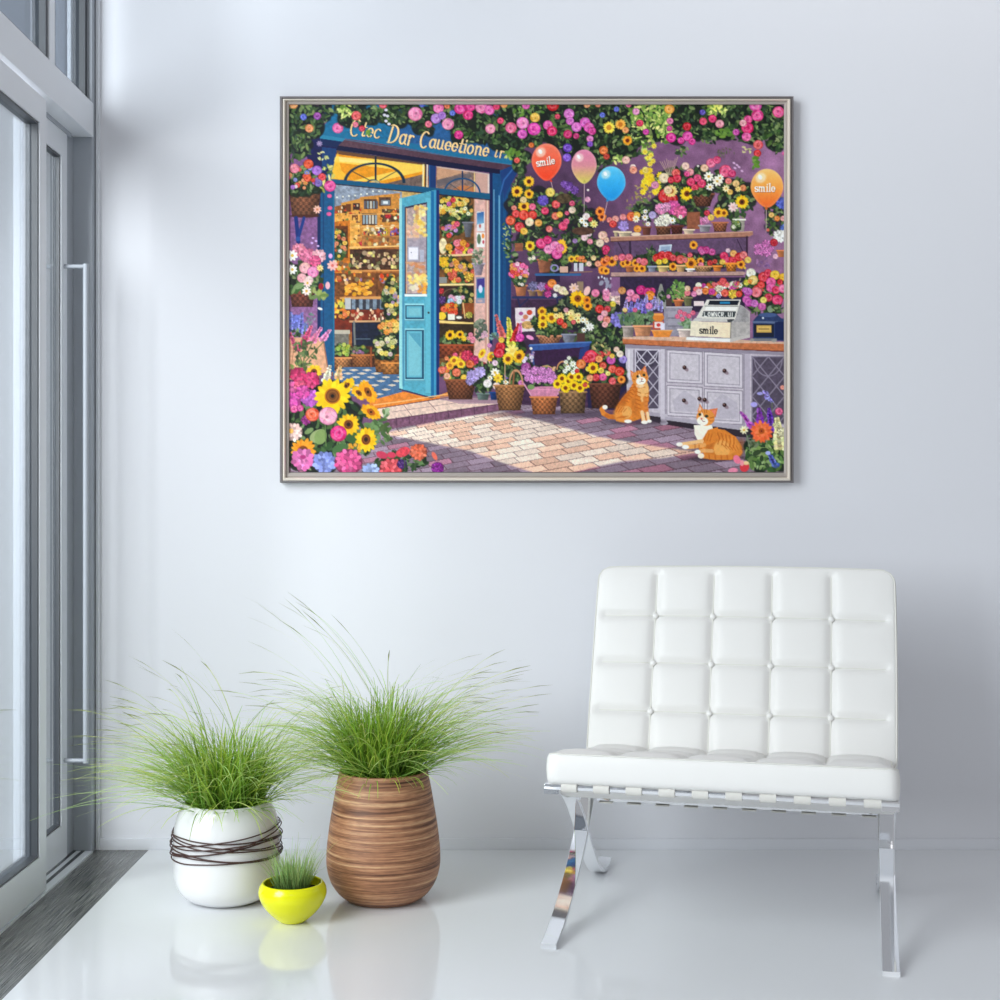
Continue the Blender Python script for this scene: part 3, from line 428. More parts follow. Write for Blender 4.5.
    W = [(523.5, 200, 3.6, (240, 205, 130)), (514, 208, 2.8, (240, 130, 110)), (516, 213.8, 4, (235, 60, 60)), (524, 215, 5.4, (238, 55, 35)), (532.5, 215, 4.6, (240, 60, 45)), (510.5, 220.5, 5, (238, 80, 45)), (519.5, 227, 5.2, (222, 40, 50)), (529.5, 222, 4.4, (245, 215, 170)), (524, 231.2, 3.8, (250, 190, 60)), (532.5, 206.8, 3.6, (240, 90, 130)), (545, 210.8, 4, (235, 50, 95)), (556, 204.3, 4.3, (240, 75, 75)), (538.5, 222.8, 3.8, (250, 165, 60)), (555.5, 216, 4, (243, 110, 80)), (559.8, 214.5, 3.2, (250, 190, 60)), (563, 226, 4.6, (240, 60, 110)), (566.3, 221.5, 3.2, (235, 70, 120)), (549.2, 229, 3.4, (240, 110, 100)), (550.3, 192.2, 4.8, (240, 210, 80)), (572.2, 210, 3.7, (235, 210, 180)), (572, 203.4, 3, (225, 70, 110)), (587.7, 199.5, 3, (235, 160, 190)), (586.3, 216.5, 3.8, (245, 225, 220)), (590.5, 219.5, 2.4, (190, 30, 45)), (588, 190, 1, WH), (527, 246.5, 1, YE), (602.8, 235.5, 4.8, (243, 190, 165)), (600, 243, 4.2, (235, 210, 175)), (606.5, 240, 2.8, (240, 180, 150)), (590, 241.5, 3, (240, 140, 160)), (584.5, 237.5, 3.6, (240, 200, 200)), (589, 234, 2.8, (240, 210, 205)), (606, 249, 4, (222, 35, 90)), (605.5, 252.3, 2.8, (215, 30, 90)), (589, 263.8, 2.8, (248, 200, 180)), (598, 263.8, 3.3, (246, 150, 110)), (593.5, 258, 2.8, (240, 205, 140)), (575, 241, 2.6, (150, 110, 170)), (567, 213, 2.2, (230, 80, 120))]
    for x, y, r, c in W: A.rose(x, y, r, c)
    for x, y, r, c in ((543, 200.5, 5.5, (100, 75, 190)), (568.5, 186, 4.8, (130, 75, 180)), (574.5, 190, 4.4, (120, 70, 165)), (564, 184, 3.6, (140, 85, 190))): A.hyd(x, y, r, c)
    A.sun(530, 246, 5.6, (250, 205, 50), (120, 50, 20), .9); A.sun(600, 211.5, 5, (248, 140, 50), (110, 30, 20)); A.sun(602, 217, 4.4, (246, 130, 40), (110, 30, 20)); A.daisy(582, 220.5, 3.3, (250, 248, 235)); A.daisy(585.5, 224.5, 3, (250, 245, 240)); A.daisy(594, 224, 4, (235, 220, 130)); A.ell(564, 198.5, 8, 5, (80, 66, 45), tex=.5); A.ell(583, 231, 11, 4, (92, 62, 48), tex=.4)
    A.sun(604.5, 262, 4.6, (246, 130, 50), (130, 40, 20)); A.sun(602.5, 270, 4.6, (248, 150, 40), (130, 40, 20)); A.rect(515, 243, 523, 251, (150, 88, 62), tex=.2)
    for x, y, r in ((571.5, 259, 3.5), (577, 258.5, 3.5)): A.sun(x, y, r, (248, 195, 50), (110, 60, 20))
    A.mix(583, 259.5, 5, 2.5, 6, [(215, 60, 40), (240, 120, 50)], (1.3, 2), green=False)
    A.sun(561, 247, 8, (248, 185, 40), (150, 60, 20), .8); A.rose(541, 243.5, 5.4, (232, 50, 120)); A.rose(547.5, 240, 4.4, (228, 35, 110)); A.rose(548.5, 249.5, 5, (243, 130, 180)); A.rose(555, 246, 5.2, (243, 120, 180)); A.rose(557, 254, 5.4, (235, 70, 150)); A.rose(560, 248, 4.4, (240, 100, 160)); A.pot(537.5, 259, 551.5, 272.5, 2, (165, 100, 70)); A.foliage(544, 256, 7, 4, 20, GR)
    A.ring(554.5, 268, 3.5, 3, 1.4, (150, 140, 190)); A.rect(560, 266.5, 568, 272.5, (215, 170, 150)); A.rect(574, 263, 577.5, 271, (205, 205, 215)); A.rect(579, 263, 583.5, 271, (205, 205, 215)); A.line([(536, 274.6), (580, 274.6)], 2.4, (52, 98, 150)); A.line([(570, 272.5), (592, 271.5)], 1, (150, 110, 90)); A.rect(536, 276, 560, 282, (34, 24, 58), al=.8)
    A.mix(519, 271, 9, 8, 26, [(243, 130, 185), (250, 190, 210), (240, 90, 150), (245, 150, 70), (235, 60, 50)], (1.8, 3)); A.foliage(532, 257, 4, 5, 14, GR); A.mix(532, 258, 3, 2, 4, [WH], (1, 1.8), green=False, kinds='d')
    A.pot(515, 285, 527, 296, 1.6, (195, 118, 78)); A.mix(520, 281, 6, 4, 6, [(245, 235, 215), (90, 120, 70)], (1.4, 2.2)); A.line([(513, 297.5), (567, 297.3)], 2.3, (40, 52, 96)); A.line([(518, 299), (520, 307)], 1.6, (34, 38, 80)); A.line([(528, 299), (520, 306)], 1.3, (34, 38, 80)); A.line([(557, 299), (558, 305)], 1.6, (34, 38, 80)); A.line([(566, 299), (558, 304)], 1.3, (34, 38, 80))
    A.pot(528.5, 290, 536, 296, .8, (150, 115, 90)); A.pot(537, 290, 543, 296, .8, (170, 120, 70)); A.hyd(533, 286, 5, (125, 118, 165)); A.hyd(541.5, 286.5, 4.4, (175, 135, 195)); A.hyd(549, 286.5, 4.4, (205, 30, 120)); A.rose(552, 283.5, 4.6, (245, 130, 40)); A.hyd(547.8, 294, 3.6, (205, 60, 140)); A.rose(557, 288, 4, (240, 220, 190)); A.rose(562.5, 290.5, 4.4, (240, 215, 170)); A.daisy(555, 295.4, 2.3, (240, 238, 235), (220, 215, 215)); A.rose(566, 293, 2.6, (240, 220, 160))
    # painted card, mid clusters
    A.poly([(515, 308), (535.5, 307.5), (535.5, 331), (516, 332)], (226, 212, 214), tex=.05); A.ell(521, 313.5, 2.2, 1.9, (170, 80, 140)); A.ell(529.5, 312.5, 2.8, 2.6, (205, 70, 45)); A.ell(525.5, 317, 2.6, 2.4, (205, 125, 90)); A.ell(527.5, 325, 6.5, 4, (205, 160, 95), tex=.4); A.ell(523, 320, 2, 1.5, (220, 140, 170)); A.ell(532, 319.5, 2.5, 1.4, (175, 120, 160))
    A.foliage(586, 320, 34, 28, 330, [(58, 78, 50), (88, 104, 66), (40, 52, 42), (112, 126, 84)], (1.5, 3.4), dark=(30, 34, 36)); A.foliage(608, 340, 18, 30, 170, GR, dark=(28, 32, 36)); A.foliage(552, 322, 20, 12, 90, GR, dark=(26, 36, 24))
    A.rect(577, 281.5, 583.5, 292.5, (150, 125, 100)); A.daisy(574, 288, 5, (235, 195, 180), (235, 180, 120)); A.ell(587, 291, 3, 5, (240, 190, 180), .4)
    A.sun(577.8, 298.6, 8.4, (253, 190, 15), (130, 60, 15)); A.sun(587.5, 306, 5, (250, 165, 30), (90, 30, 15)); A.sun(587, 300, 4, (240, 140, 30), (120, 50, 20)); A.sun(542, 311.5, 4.8, (250, 185, 30), (150, 80, 20)); A.sun(543, 318, 5, (252, 195, 30), (140, 70, 20)); A.sun(551.5, 318, 5.8, (252, 200, 40), (150, 75, 20)); A.sun(542.7, 324.5, 5.2, (253, 205, 40), (130, 65, 20))
    for _ in range(16): A.daisy(R.uniform(555, 588), R.uniform(309, 321), R.uniform(2, 3.4), A.jit(R.choice([(238, 205, 110), (225, 205, 130), (245, 225, 150)]), 12), (215, 140, 70))
    A.rose(560, 321.5, 3.6, (228, 40, 35)); A.rose(564.5, 325.5, 3, (235, 80, 40)); A.rose(573.5, 322, 2.4, (230, 80, 85)); A.rose(566, 310, 2.6, (215, 140, 150)); A.daisy(590, 327, 4.2, (240, 238, 232), (215, 215, 205)); A.daisy(584, 330, 2.8, (238, 238, 230)); A.daisy(583, 320, 3.2, (240, 240, 225)); A.daisy(587, 323, 2.6, (236, 236, 225))
    A.rose(599.5, 309, 4.4, (222, 35, 30)); A.rose(607.5, 309, 3.4, (205, 35, 45)); A.rose(604.5, 313.5, 3.5, (245, 165, 180)); A.rose(600.5, 318, 3.2, (243, 150, 170)); A.rose(607, 320, 4, (240, 130, 110)); A.rose(605, 324.5, 3.2, (243, 160, 160)); A.rose(607.5, 296.5, 5.2, (240, 125, 165)); A.rose(595.5, 293, 4.2, (243, 120, 160)); A.hyd(616, 297, 6.5, (243, 205, 190)); A.hyd(620, 301, 4, (240, 190, 180)); A.rose(606, 292, 3.6, (235, 130, 175)); A.rose(613, 304, 3, (240, 205, 50))
    for x in range(6): A.ell(R.uniform(598, 612), R.uniform(280, 290), 1.6, 2.6, (150, 150, 170), .5); A.ell(R.uniform(598, 612), R.uniform(276, 292), .8, 1.2, (225, 225, 235))
    A.hyd(618.5, 319.5, 8, (128, 118, 205)); A.basket(537.5, 336, 561, 344.5, 3, (190, 125, 90), wv=2); A.pot(562, 334, 576, 343.5, 3, (128, 130, 145)); A.rect(577, 333, 585, 342, (85, 55, 50)); A.foliage(549, 332, 11, 4, 36, GR)
    A.poly([(528, 345.5), (592, 342), (588, 347), (532, 351)], (50, 84, 150), tex=.1); A.line([(530, 345), (591, 342)], 1.2, (85, 125, 190)); A.poly([(532, 351), (588, 347), (584, 362), (533, 366)], (58, 30, 66), tex=.2); A.poly([(580, 349), (590, 345), (586, 362), (578, 364)], (40, 58, 120)); A.line([(532, 350), (534, 368)], 2, (60, 80, 140))
    # ------------------------------------------------ shelves on the right wall
    A.foliage(690, 182, 38, 16, 180, GR, (1.5, 3.2), dark=(40, 36, 40)); A.foliage(640, 205, 14, 22, 60, [(150, 130, 90), (110, 110, 80), (170, 150, 90)], (1, 2.4)); A.foliage(735, 200, 18, 22, 120, GR, dark=(34, 36, 34)); A.foliage(672, 210, 40, 14, 160, GR, dark=(40, 38, 44))
    for x in range(9): A.line([(668+x*.5, 175), (660+x*2.2, 157+R.uniform(0, 5))], .6, (210, 180, 150), .8)
    for x, y in [(R.uniform(640, 660), R.uniform(170, 196)) for _ in range(22)]: A.daisy(x, y, R.uniform(2.2, 3.6), A.jit((248, 212, 40), 14), (235, 190, 30))
    S1 = [(645.5, 170, 3.4, (248, 215, 90)), (664, 178, 5.4, (245, 215, 170)), (655, 185, 4, (225, 130, 170)), (676, 173, 4.4, (240, 90, 80)), (677, 178.5, 4.4, (225, 40, 70)), (671, 180, 3.4, (220, 40, 60)), (685.5, 166, 4, (250, 205, 185)), (690, 172, 4, (240, 150, 150)), (687, 174, 3, (235, 60, 130)), (698, 166, 1, WH), (711, 163, 5, (240, 100, 140)), (717, 160, 4, (225, 60, 110)), (704.5, 168, 4, (245, 190, 150)), (725.5, 171, 6.6, (236, 70, 120)), (732, 173.5, 4, (225, 50, 110)), (691, 182, 4.4, (232, 50, 95)), (701.5, 183.5, 4.6, (235, 55, 100)), (697.5, 178, 4, (230, 60, 110)), (695, 188, 4, (232, 50, 80)), (728.5, 181, 3.4, (240, 110, 100)), (736, 183.5, 3.6, (240, 190, 110)), (730, 192, 3, (248, 190, 80)), (666, 196, 8, (215, 30, 35)), (672, 199, 6, (205, 25, 30)), (743, 188, 3.4, (230, 130, 70))]
    for x, y, r, c in S1: A.rose(x, y, r, c)
    A.daisy(708.7, 176.5, 5, (248, 240, 220)); A.daisy(717.5, 181, 5.4, (248, 238, 215)); A.daisy(710, 187, 4, (248, 240, 225)); A.daisy(720, 178, 4, (246, 238, 220)); A.daisy(726, 188.5, 3.6, (248, 225, 170)); A.daisy(738, 189, 3, (248, 215, 130)); A.sun(671, 191, 6.5, (245, 215, 130), (200, 90, 30)); A.sun(687, 193.7, 7, (253, 210, 30), (90, 30, 15)); A.rose(668, 190, 4.4, (245, 205, 150))
    for x, y in ((734, 163), (737, 165), (735, 168), (739, 167), (742, 171)): A.ell(x, y, 1.5, 1, (215, 175, 210), .5)
    A.basket(692, 194, 714, 206, 4, (130, 76, 56), wv=2.4); A.foliage(700, 193, 11, 4, 30, GR)
    A.sun(742, 202, 7, (253, 200, 30), (70, 22, 12)); A.sun(718.5, 212.5, 5.5, (250, 190, 40), (130, 60, 15)); A.sun(724, 213, 4.4, (248, 180, 40), (130, 60, 15)); A.daisy(733, 207, 5, (242, 205, 205), (230, 180, 170)); A.hyd(657, 208, 1, WH)
    A.hyd(661, 209, 6, (240, 140, 190)); A.hyd(673, 207.5, 7.5, (235, 85, 165)); A.hyd(680.5, 212, 6.6, (240, 95, 150)); A.hyd(666, 207, 5, (245, 160, 205)); A.rose(707, 213, 3, (215, 40, 60)); A.hyd(700.5, 221.5, 5, (240, 130, 185)); A.hyd(706, 220, 4, (243, 150, 200)); A.rose(711, 217.5, 3.4, (245, 200, 70))
    A.rose(609.5, 220, 3, (235, 120, 110)); A.rose(615.5, 219, 3.6, (245, 150, 140)); A.rose(613, 224, 3.8, (225, 50, 45)); A.rose(623, 217, 3.4, (245, 140, 140)); A.rose(631.5, 216.5, 5, (245, 100, 45)); A.rose(637, 215, 3.4, (248, 190, 60)); A.daisy(636, 219, 3.6, (245, 235, 205)); A.hyd(623.5, 226, 5.4, (168, 140, 215)); A.rose(637.5, 229, 4, (245, 150, 40)); A.daisy(645, 217.5, 3.4, (245, 238, 230)); A.rose(652.5, 215, 4, (185, 165, 220)); A.daisy(648, 224, 2.6, (245, 240, 230)); A.daisy(645.5, 211.5, 2.4, (245, 240, 235))
    A.hyd(665, 220, 6.4, (245, 238, 215)); A.hyd(659, 222, 5, (245, 238, 215)); A.hyd(662, 223, 4, (248, 242, 220)); A.daisy(672.5, 220.5, 3.3, (248, 244, 235)); A.daisy(680.5, 217, 2.2, (248, 244, 235))
    A.pot(614, 231, 618, 236.5, .5, (205, 185, 145)); A.pot(618.5, 231.5, 631, 237, 1, (215, 195, 160)); A.ell(636, 234.3, 5, 2, (232, 210, 180)); A.pot(642, 226.5, 651, 235, 1, (120, 66, 52)); A.basket(656, 227, 671, 235.5, 1, (120, 74, 50), wv=2); A.basket(671, 226, 683, 234, 1, (100, 46, 36), wv=2); A.pot(683.5, 229, 694, 234, 1, (220, 195, 165)); A.rect(687, 212, 700, 229, (150, 88, 62), tex=.2); A.pot(699, 225, 710.5, 232, 1.4, (155, 150, 155)); A.basket(712.5, 222.5, 727.5, 231.5, 2, (176, 104, 70), wv=2); A.pot(733.5, 219, 745, 231, 1, (228, 218, 200)); A.mix(736, 225, 4, 5, 7, [(225, 225, 190), (120, 150, 80)], (1.2, 2.2))
    A.poly([(610.5, 237.5), (753, 231.3), (753, 235), (748, 237), (610.5, 241.5)], (176, 122, 100), tex=.12); A.line([(611, 237.3), (752, 231.6)], .9, (215, 170, 145)); A.line([(611, 241.6), (748, 237)], .8, (70, 38, 44))
    A.poly([(614, 242), (748, 237.5), (745, 272), (614, 272)], (92, 70, 100), tex=.25, al=.8); A.line([(630, 242), (630.5, 272)], 2, (54, 38, 62)); A.line([(747, 237), (747, 255)], 2, (60, 38, 58)); A.line([(618, 242), (628, 262)], 1, (60, 42, 66)); A.line([(737, 239), (745, 256)], 1, (60, 42, 66))
    A.poly([(659.5, 245), (672, 244.5), (670.5, 255), (658, 255)], (196, 208, 220)); A.poly([(661, 246.5), (670.5, 246), (669.5, 254), (660, 254)], (150, 170, 195)); A.line([(662, 251), (667, 250)], .8, (90, 100, 130))
    A.foliage(678, 262, 66, 8, 240, GR, (1.3, 2.8), dark=(40, 30, 40)); A.foliage(651, 254, 6, 7, 26, GR, (1, 2.6))
    for x, y, r in ((612, 261.5, 5), (623.5, 263.5, 4), (627.5, 262.5, 4.4), (635.5, 263, 4), (637, 268.5, 4), (642, 268.5, 4.2), (673, 266.5, 4.4), (700.5, 261, 3.6), (741, 264.5, 4.6), (693.5, 245, 4.5), (691, 263.5, 6.4), (606, 271, 4)): A.sun(x, y, r, (250, 165, 40), (110, 35, 15))
    S2 = [(607, 259, 3.4, (245, 110, 50)), (616, 258, 3, (245, 130, 100)), (622, 257.5, 4, (232, 90, 120)), (629, 257.5, 4, (232, 100, 120)), (644, 262, 4, (240, 100, 110)), (639, 260.5, 3, (240, 110, 130)), (657, 258, 4.4, (225, 35, 30)), (662, 255.5, 4.6, (222, 30, 30)), (668, 255.5, 4.6, (225, 40, 45)), (673, 258, 3.6, (215, 50, 60)), (659, 262, 3, YE), (665, 261, 3, YE), (680.5, 259.5, 4.6, (240, 90, 80)), (685, 260, 3, (235, 110, 110)), (663.7, 272.5, 4.2, (240, 90, 130)), (701, 249.5, 3.4, (205, 50, 130)), (706, 250, 4, (200, 45, 130)), (712, 252, 3.6, (205, 60, 140)), (702, 252, 3, (220, 90, 160)), (710, 263, 3, (200, 40, 40)), (715, 261.5, 2.4, (210, 50, 40)), (701, 265, 3, (240, 120, 140)), (724, 256, 4.2, (232, 40, 90)), (728, 261, 4.4, (235, 60, 110)), (733, 260, 4.6, (228, 35, 60)), (733.5, 253.5, 3.6, (248, 170, 80)), (739, 257, 4.6, (225, 35, 45)), (743.5, 255, 4, (240, 110, 110)), (747, 259, 3.2, (235, 80, 90)), (748, 260, 3.4, (245, 205, 90)), (722.5, 262, 3, (248, 200, 70)), (728, 250.5, 2.4, (245, 200, 210)), (690, 255, 2.6, (235, 80, 100)), (745, 268, 1, YE)]
    for x, y, r, c in S2: A.rose(x, y, r, c)
    A.pot(625.5, 266, 634, 272, 1, (190, 110, 60)); A.pot(648, 266, 656, 272, 1, (140, 145, 165)); A.pot(658, 266, 668, 272, 1, (225, 190, 120)); A.pot(676.5, 265, 685, 272, 1, (220, 170, 110)); A.pot(686.5, 268.5, 694, 272, 1, (235, 225, 215)); A.basket(695, 266.5, 711, 272, 1.4, (190, 140, 95), wv=1.6); A.pot(713, 265.5, 721.5, 271.5, 1, (225, 130, 50)); A.basket(725.5, 263.5, 737, 271.5, 1.5, (235, 140, 45), wv=2)
    A.poly([(611, 272.5), (743, 271.5), (746, 273), (743, 275.5), (611, 276.5)], (188, 150, 140), tex=.1); A.line([(611, 276.8), (743, 275.7)], .8, (64, 40, 54))
    A.rect(620, 277, 745, 312, (52, 38, 66), tex=.3); A.rect(611, 277, 620, 296, (150, 100, 145), al=.7)
    A.mix(721, 288, 26, 6, 34, [(235, 70, 60), (240, 120, 50), (240, 100, 110), (245, 235, 215), (205, 50, 150)], (2, 3.4)); A.rose(723, 281, 3.6, (235, 70, 80)); A.rose(705.5, 291, 3.6, (248, 120, 40)); A.rose(712, 291.5, 3.4, (210, 35, 140)); A.hyd(718.5, 288.5, 3.6, (245, 235, 200)); A.hyd(732.5, 294, 4.8, (248, 205, 60)); A.rose(725, 293, 4, (240, 80, 60)); A.rose(739, 294, 3.4, (235, 60, 40)); A.rose(699, 292, 3.4, (250, 200, 200)); A.rose(694, 294, 3, (240, 130, 180)); A.foliage(738, 283, 6, 4, 12, [(150, 150, 110), (80, 90, 60)], (.9, 1.8)); A.hyd(718.5, 296, 2.4, LAV)
    # right edge of the wall
    A.foliage(775, 215, 10, 22, 90, GR, (1.4, 3), dark=(60, 50, 66)); A.hyd(782, 203, 6, (75, 90, 190)); A.hyd(784, 228, 4, (85, 115, 205)); A.rose(771.5, 215, 2.8, (248, 190, 90)); A.rose(777, 218.5, 3, (245, 140, 60)); A.rose(783, 218.5, 2.8, (245, 165, 160)); A.hyd(780, 236, 6.5, (245, 243, 235)); A.rose(774, 242.5, 4, (205, 25, 45)); A.pot(777, 250, 786, 257, 1, (200, 120, 70)); A.rose(775.5, 256.5, 2.8, (245, 190, 210)); A.rose(768, 230, 1.5, CORAL)
    for x, y, r in ((758, 247, 4), (762, 251, 4.4), (766, 244, 4.4), (767, 252, 4.6), (757, 252, 3), (771, 249, 3)): A.hyd(x, y, r, (225, 120, 195))
    A.foliage(764, 262, 9, 5, 20, [(120, 80, 130), (150, 110, 150)], (1, 2.4))
    # bouquet behind register
    A.foliage(764, 295, 20, 20, 140, GR, (1.6, 3.4), dark=(28, 34, 26)); A.foliage(748, 284, 6, 8, 20, GR)
    Q = [(751, 273, 5, (250, 245, 225)), (753, 280, 5, (248, 215, 120)), (746.5, 282.5, 3, (225, 215, 60)), (750, 281.5, 2.4, OR), (763.5, 277, 5.4, (235, 50, 65)), (768, 273, 4, (225, 40, 70)), (775, 275, 5, (250, 195, 40)), (783, 277, 4, (250, 185, 30)), (771, 282, 5, (238, 80, 150)), (771, 287.5, 5, (240, 90, 160)), (757, 289, 4, (238, 70, 60)), (761, 285, 4, (235, 50, 45)), (763, 290, 1, RED), (756.5, 292, 5.6, (243, 105, 115)), (748, 292, 4.6, (200, 90, 185)), (745, 290, 3, (205, 95, 190)), (746.5, 299.5, 4.2, (210, 80, 175)), (749, 302.5, 4.4, (205, 70, 170)), (754.5, 303.5, 4, (205, 100, 190)), (762, 306.5, 4.2, (205, 85, 165)), (776, 290, 4.2, (225, 40, 80)), (768.5, 297.5, 4.4, (215, 40, 70)), (777.5, 300, 5.6, (238, 50, 110)), (783, 288.5, 4.6, (243, 110, 160)), (763.5, 300, 3.4, (240, 220, 90)), (780, 282, 3, (215, 30, 40))]
    for x, y, r, c in Q: A.rose(x, y, r, c)
    A.ell(770.5, 309, 3.2, 3.6, (130, 150, 120), .3); A.foliage(778, 309, 6, 4, 16, GR, (1.4, 2.6))
    # things on the counter
    A.poly([(622.5, 336.8), (665, 336), (784.6, 342), (784.6, 344.5), (694, 342.5), (623, 339)], (216, 176, 150), tex=.1); A.poly([(622.5, 338.8), (694, 342), (784.6, 344), (784.6, 351), (694, 347.5), (623, 343.6)], (196, 112, 68), tex=.15); A.line([(623, 344), (694, 348), (784.6, 351.4)], 1, (110, 55, 40))
    A.rect(664, 307, 692, 336, (150, 145, 158), tex=.15); A.line([(663, 307.2), (692, 307.2)], 1.4, (190, 182, 190)); A.rect(668, 311, 686, 317, (165, 160, 172)); A.rect(668, 319, 686, 325, (160, 155, 168)); A.line([(668, 318), (686, 318)], .7, (105, 100, 115)); A.line([(668, 326), (688, 326)], .7, (105, 100, 115))
    A.poly([(660, 284), (662, 284), (665, 296), (668, 305), (655, 305), (657, 296)], (150, 150, 140), tex=.2); A.rect(655.5, 300, 666, 309, (150, 150, 145), tex=.3)
    A.foliage(674, 296, 16, 6, 40, GR); A.mix(679, 296, 6, 6, 6, [(245, 150, 140), (245, 200, 165), (240, 120, 130)], (1.6, 2.8)); A.foliage(678, 290, 7, 9, 40, [(90, 130, 60), (120, 160, 80)], (1.2, 3)); A.pot(674, 300, 683, 306.5, 1.4, (200, 110, 65)); A.pot(684, 297, 692, 306, 1, (120, 120, 80)); A.rose(687.5, 293, 3.2, (245, 120, 130)); A.rose(687.5, 288.5, 3, (248, 200, 160)); A.rose(668.5, 296.5, 2, (225, 140, 180)); A.rect(666, 299, 672, 306, (80, 60, 60)); A.rect(694, 301, 704, 306, (235, 215, 215))
    A.rose(642, 290, 1, PINK); 
    for x, y, r, c in ((630.5, 293, 4, (243, 130, 175)), (635.5, 298, 4.4, (243, 120, 160)), (628.5, 299, 3, (240, 130, 170)), (641, 290, 5, (215, 30, 120)), (647.5, 292, 4.6, (205, 25, 115)), (652, 291, 3.6, (210, 30, 110)), (650, 295.5, 5, (248, 140, 30)), (622, 290.5, 4, (215, 140, 70))): A.rose(x, y, r, c)
    A.foliage(640, 316, 16, 9, 60, [(70, 100, 66), (100, 130, 90), (130, 155, 120)], (1.2, 4), dark=(36, 46, 40)); A.foliage(626, 318, 8, 8, 24, [(110, 135, 100), (80, 110, 80)], (1.5, 4))
    for x in range(9): A.line([(640+R.uniform(-4, 4), 325), (628+x*3.4, 305+R.uniform(-3, 3))], .7, (110, 140, 90))
    for x, y, c in ((626, 305, LAV), (631, 307, (130, 120, 215)), (637, 304, (140, 130, 220)), (641, 305, (150, 140, 225)), (646, 300, (170, 160, 230)), (651, 306, (150, 140, 215)), (657, 304, (175, 165, 225)), (661, 306, (160, 150, 215)), (644, 308, (120, 110, 205)), (654, 302, LAV)): A.spike(x-.6, y+4, x+.6, y-5, 4, c)
    A.rose(649, 306, 3.6, (240, 120, 180)); A.rose(635, 310, 2.4, (225, 80, 130)); A.rose(625, 310, 2.4, (250, 205, 110))
    A.pot(622.5, 326, 634, 337, 1, (176, 160, 152)); A.pot(633.5, 325.5, 652, 336.3, 2.4, (222, 150, 105)); A.rect(653, 321, 664, 329.5, (205, 80, 55)); A.ell(658.5, 317.5, 5.6, 4.2, (225, 130, 50)); A.rect(654, 313.3, 663, 315.5, (240, 160, 80)); A.rect(654.5, 322, 663, 328, (240, 225, 220)); A.ell(658.5, 325, 2, 1.8, (215, 60, 60)); A.rect(660.5, 323, 665, 330, (225, 220, 235)); A.poly([(651.5, 330.5), (672.5, 330.5), (669.5, 337), (654, 337)], (232, 140, 55), tex=.1); A.line([(651.5, 330.5), (672.5, 330.5)], 1, (250, 180, 100))
    A.foliage(686, 324, 6, 5, 20, [(100, 130, 90), (140, 170, 130)]); 
    for x, y in ((677.5, 316.5), (682.5, 319), (684.5, 314), (689, 316), (680, 312), (693, 313)): A.rose(x, y, 2.6, (238, 95, 130))
    A.pot(678, 329, 692, 337, 1.5, (226, 205, 195))
    # cash register
    A.poly([(729, 300), (743, 306), (750, 312), (750, 337), (731, 342), (729, 318)], (178, 172, 168), tex=.12); A.poly([(731, 304), (742, 306), (748.5, 312), (749, 322), (733, 322)], (160, 156, 156), tex=.2)
    A.poly([(707, 299.5), (741, 299.5), (735, 320), (696, 318)], (226, 222, 212)); A.poly([(709.5, 300.5), (739.5, 300.5), (737.5, 305.2), (708, 304.8)], (24, 32, 44)); A.rect(720, 301.6, 730, 303.8, (30, 130, 180)); A.poly([(706.5, 306.5), (737.5, 307), (736, 310.5), (705, 310)], (246, 244, 236)); A.line([(705, 306), (738, 306.3)], .6, (90, 90, 90))
    A.poly([(703.5, 311), (736, 311.5), (734.5, 317.3), (702, 316.5)], (60, 66, 70))
    # keys reading LOWNCR.U
    kx = 704.5
    K = {'L': [[(0, 1), (0, 0), (.8, 0)]], 'O': [arc(.45, .5, .42, .5, 0, 360, 8)], 'W': [[(0, 1), (.25, 0), (.5, .8), (.75, 0), (1, 1)]], 'N': [[(0, 0), (0, 1), (.8, 0), (.8, 1)]], 'C': [arc(.5, .5, .45, .5, 50, 310, 8)], 'R': [[(0, 0), (0, 1), (.7, .95), (.7, .55), (0, .5), (.8, 0)]], '.': [[(.2, 0), (.3, .05)]], 'U': [[(0, 1), (0, .1), (.8, .1), (.8, 1)]], 'I': [[(.2, 0), (.2, 1)]]}
    for ch in 'LOWNCR.UI':
        for pl in K[ch]: A.line([(kx+p[0]*2.6, 316.1-p[1]*3.9+.05*(kx-704)*.3) for p in pl], .75, (245, 243, 235))
        kx += 3.4
    A.poly([(695, 318), (734, 318.8), (733, 322), (692, 321)], (205, 202, 196)); A.poly([(727, 319.5), (735, 319), (731, 322.5), (728, 322.5)], (70, 72, 76))
    A.poly([(691, 321), (731, 322.5), (730.5, 338), (690, 336)], (236, 226, 200), tex=.04, grad=((248, 226, 190), 'h')); A.line([(731, 322), (730.5, 339)], .9, (120, 115, 110)); A.poly([(686.5, 337), (730.5, 338.5), (730, 342), (686, 340)], (240, 240, 236)); A.poly([(730.5, 338.5), (750, 334), (750, 337.5), (730, 342)], (196, 190, 184)); A.line([(690, 336.6), (731, 338.4)], .5, (150, 145, 140))
    write(A, 'smile', 699.2, 333.2, 4.3, (28, 26, 28), 1.05, .035, 1.05, 0, .45)
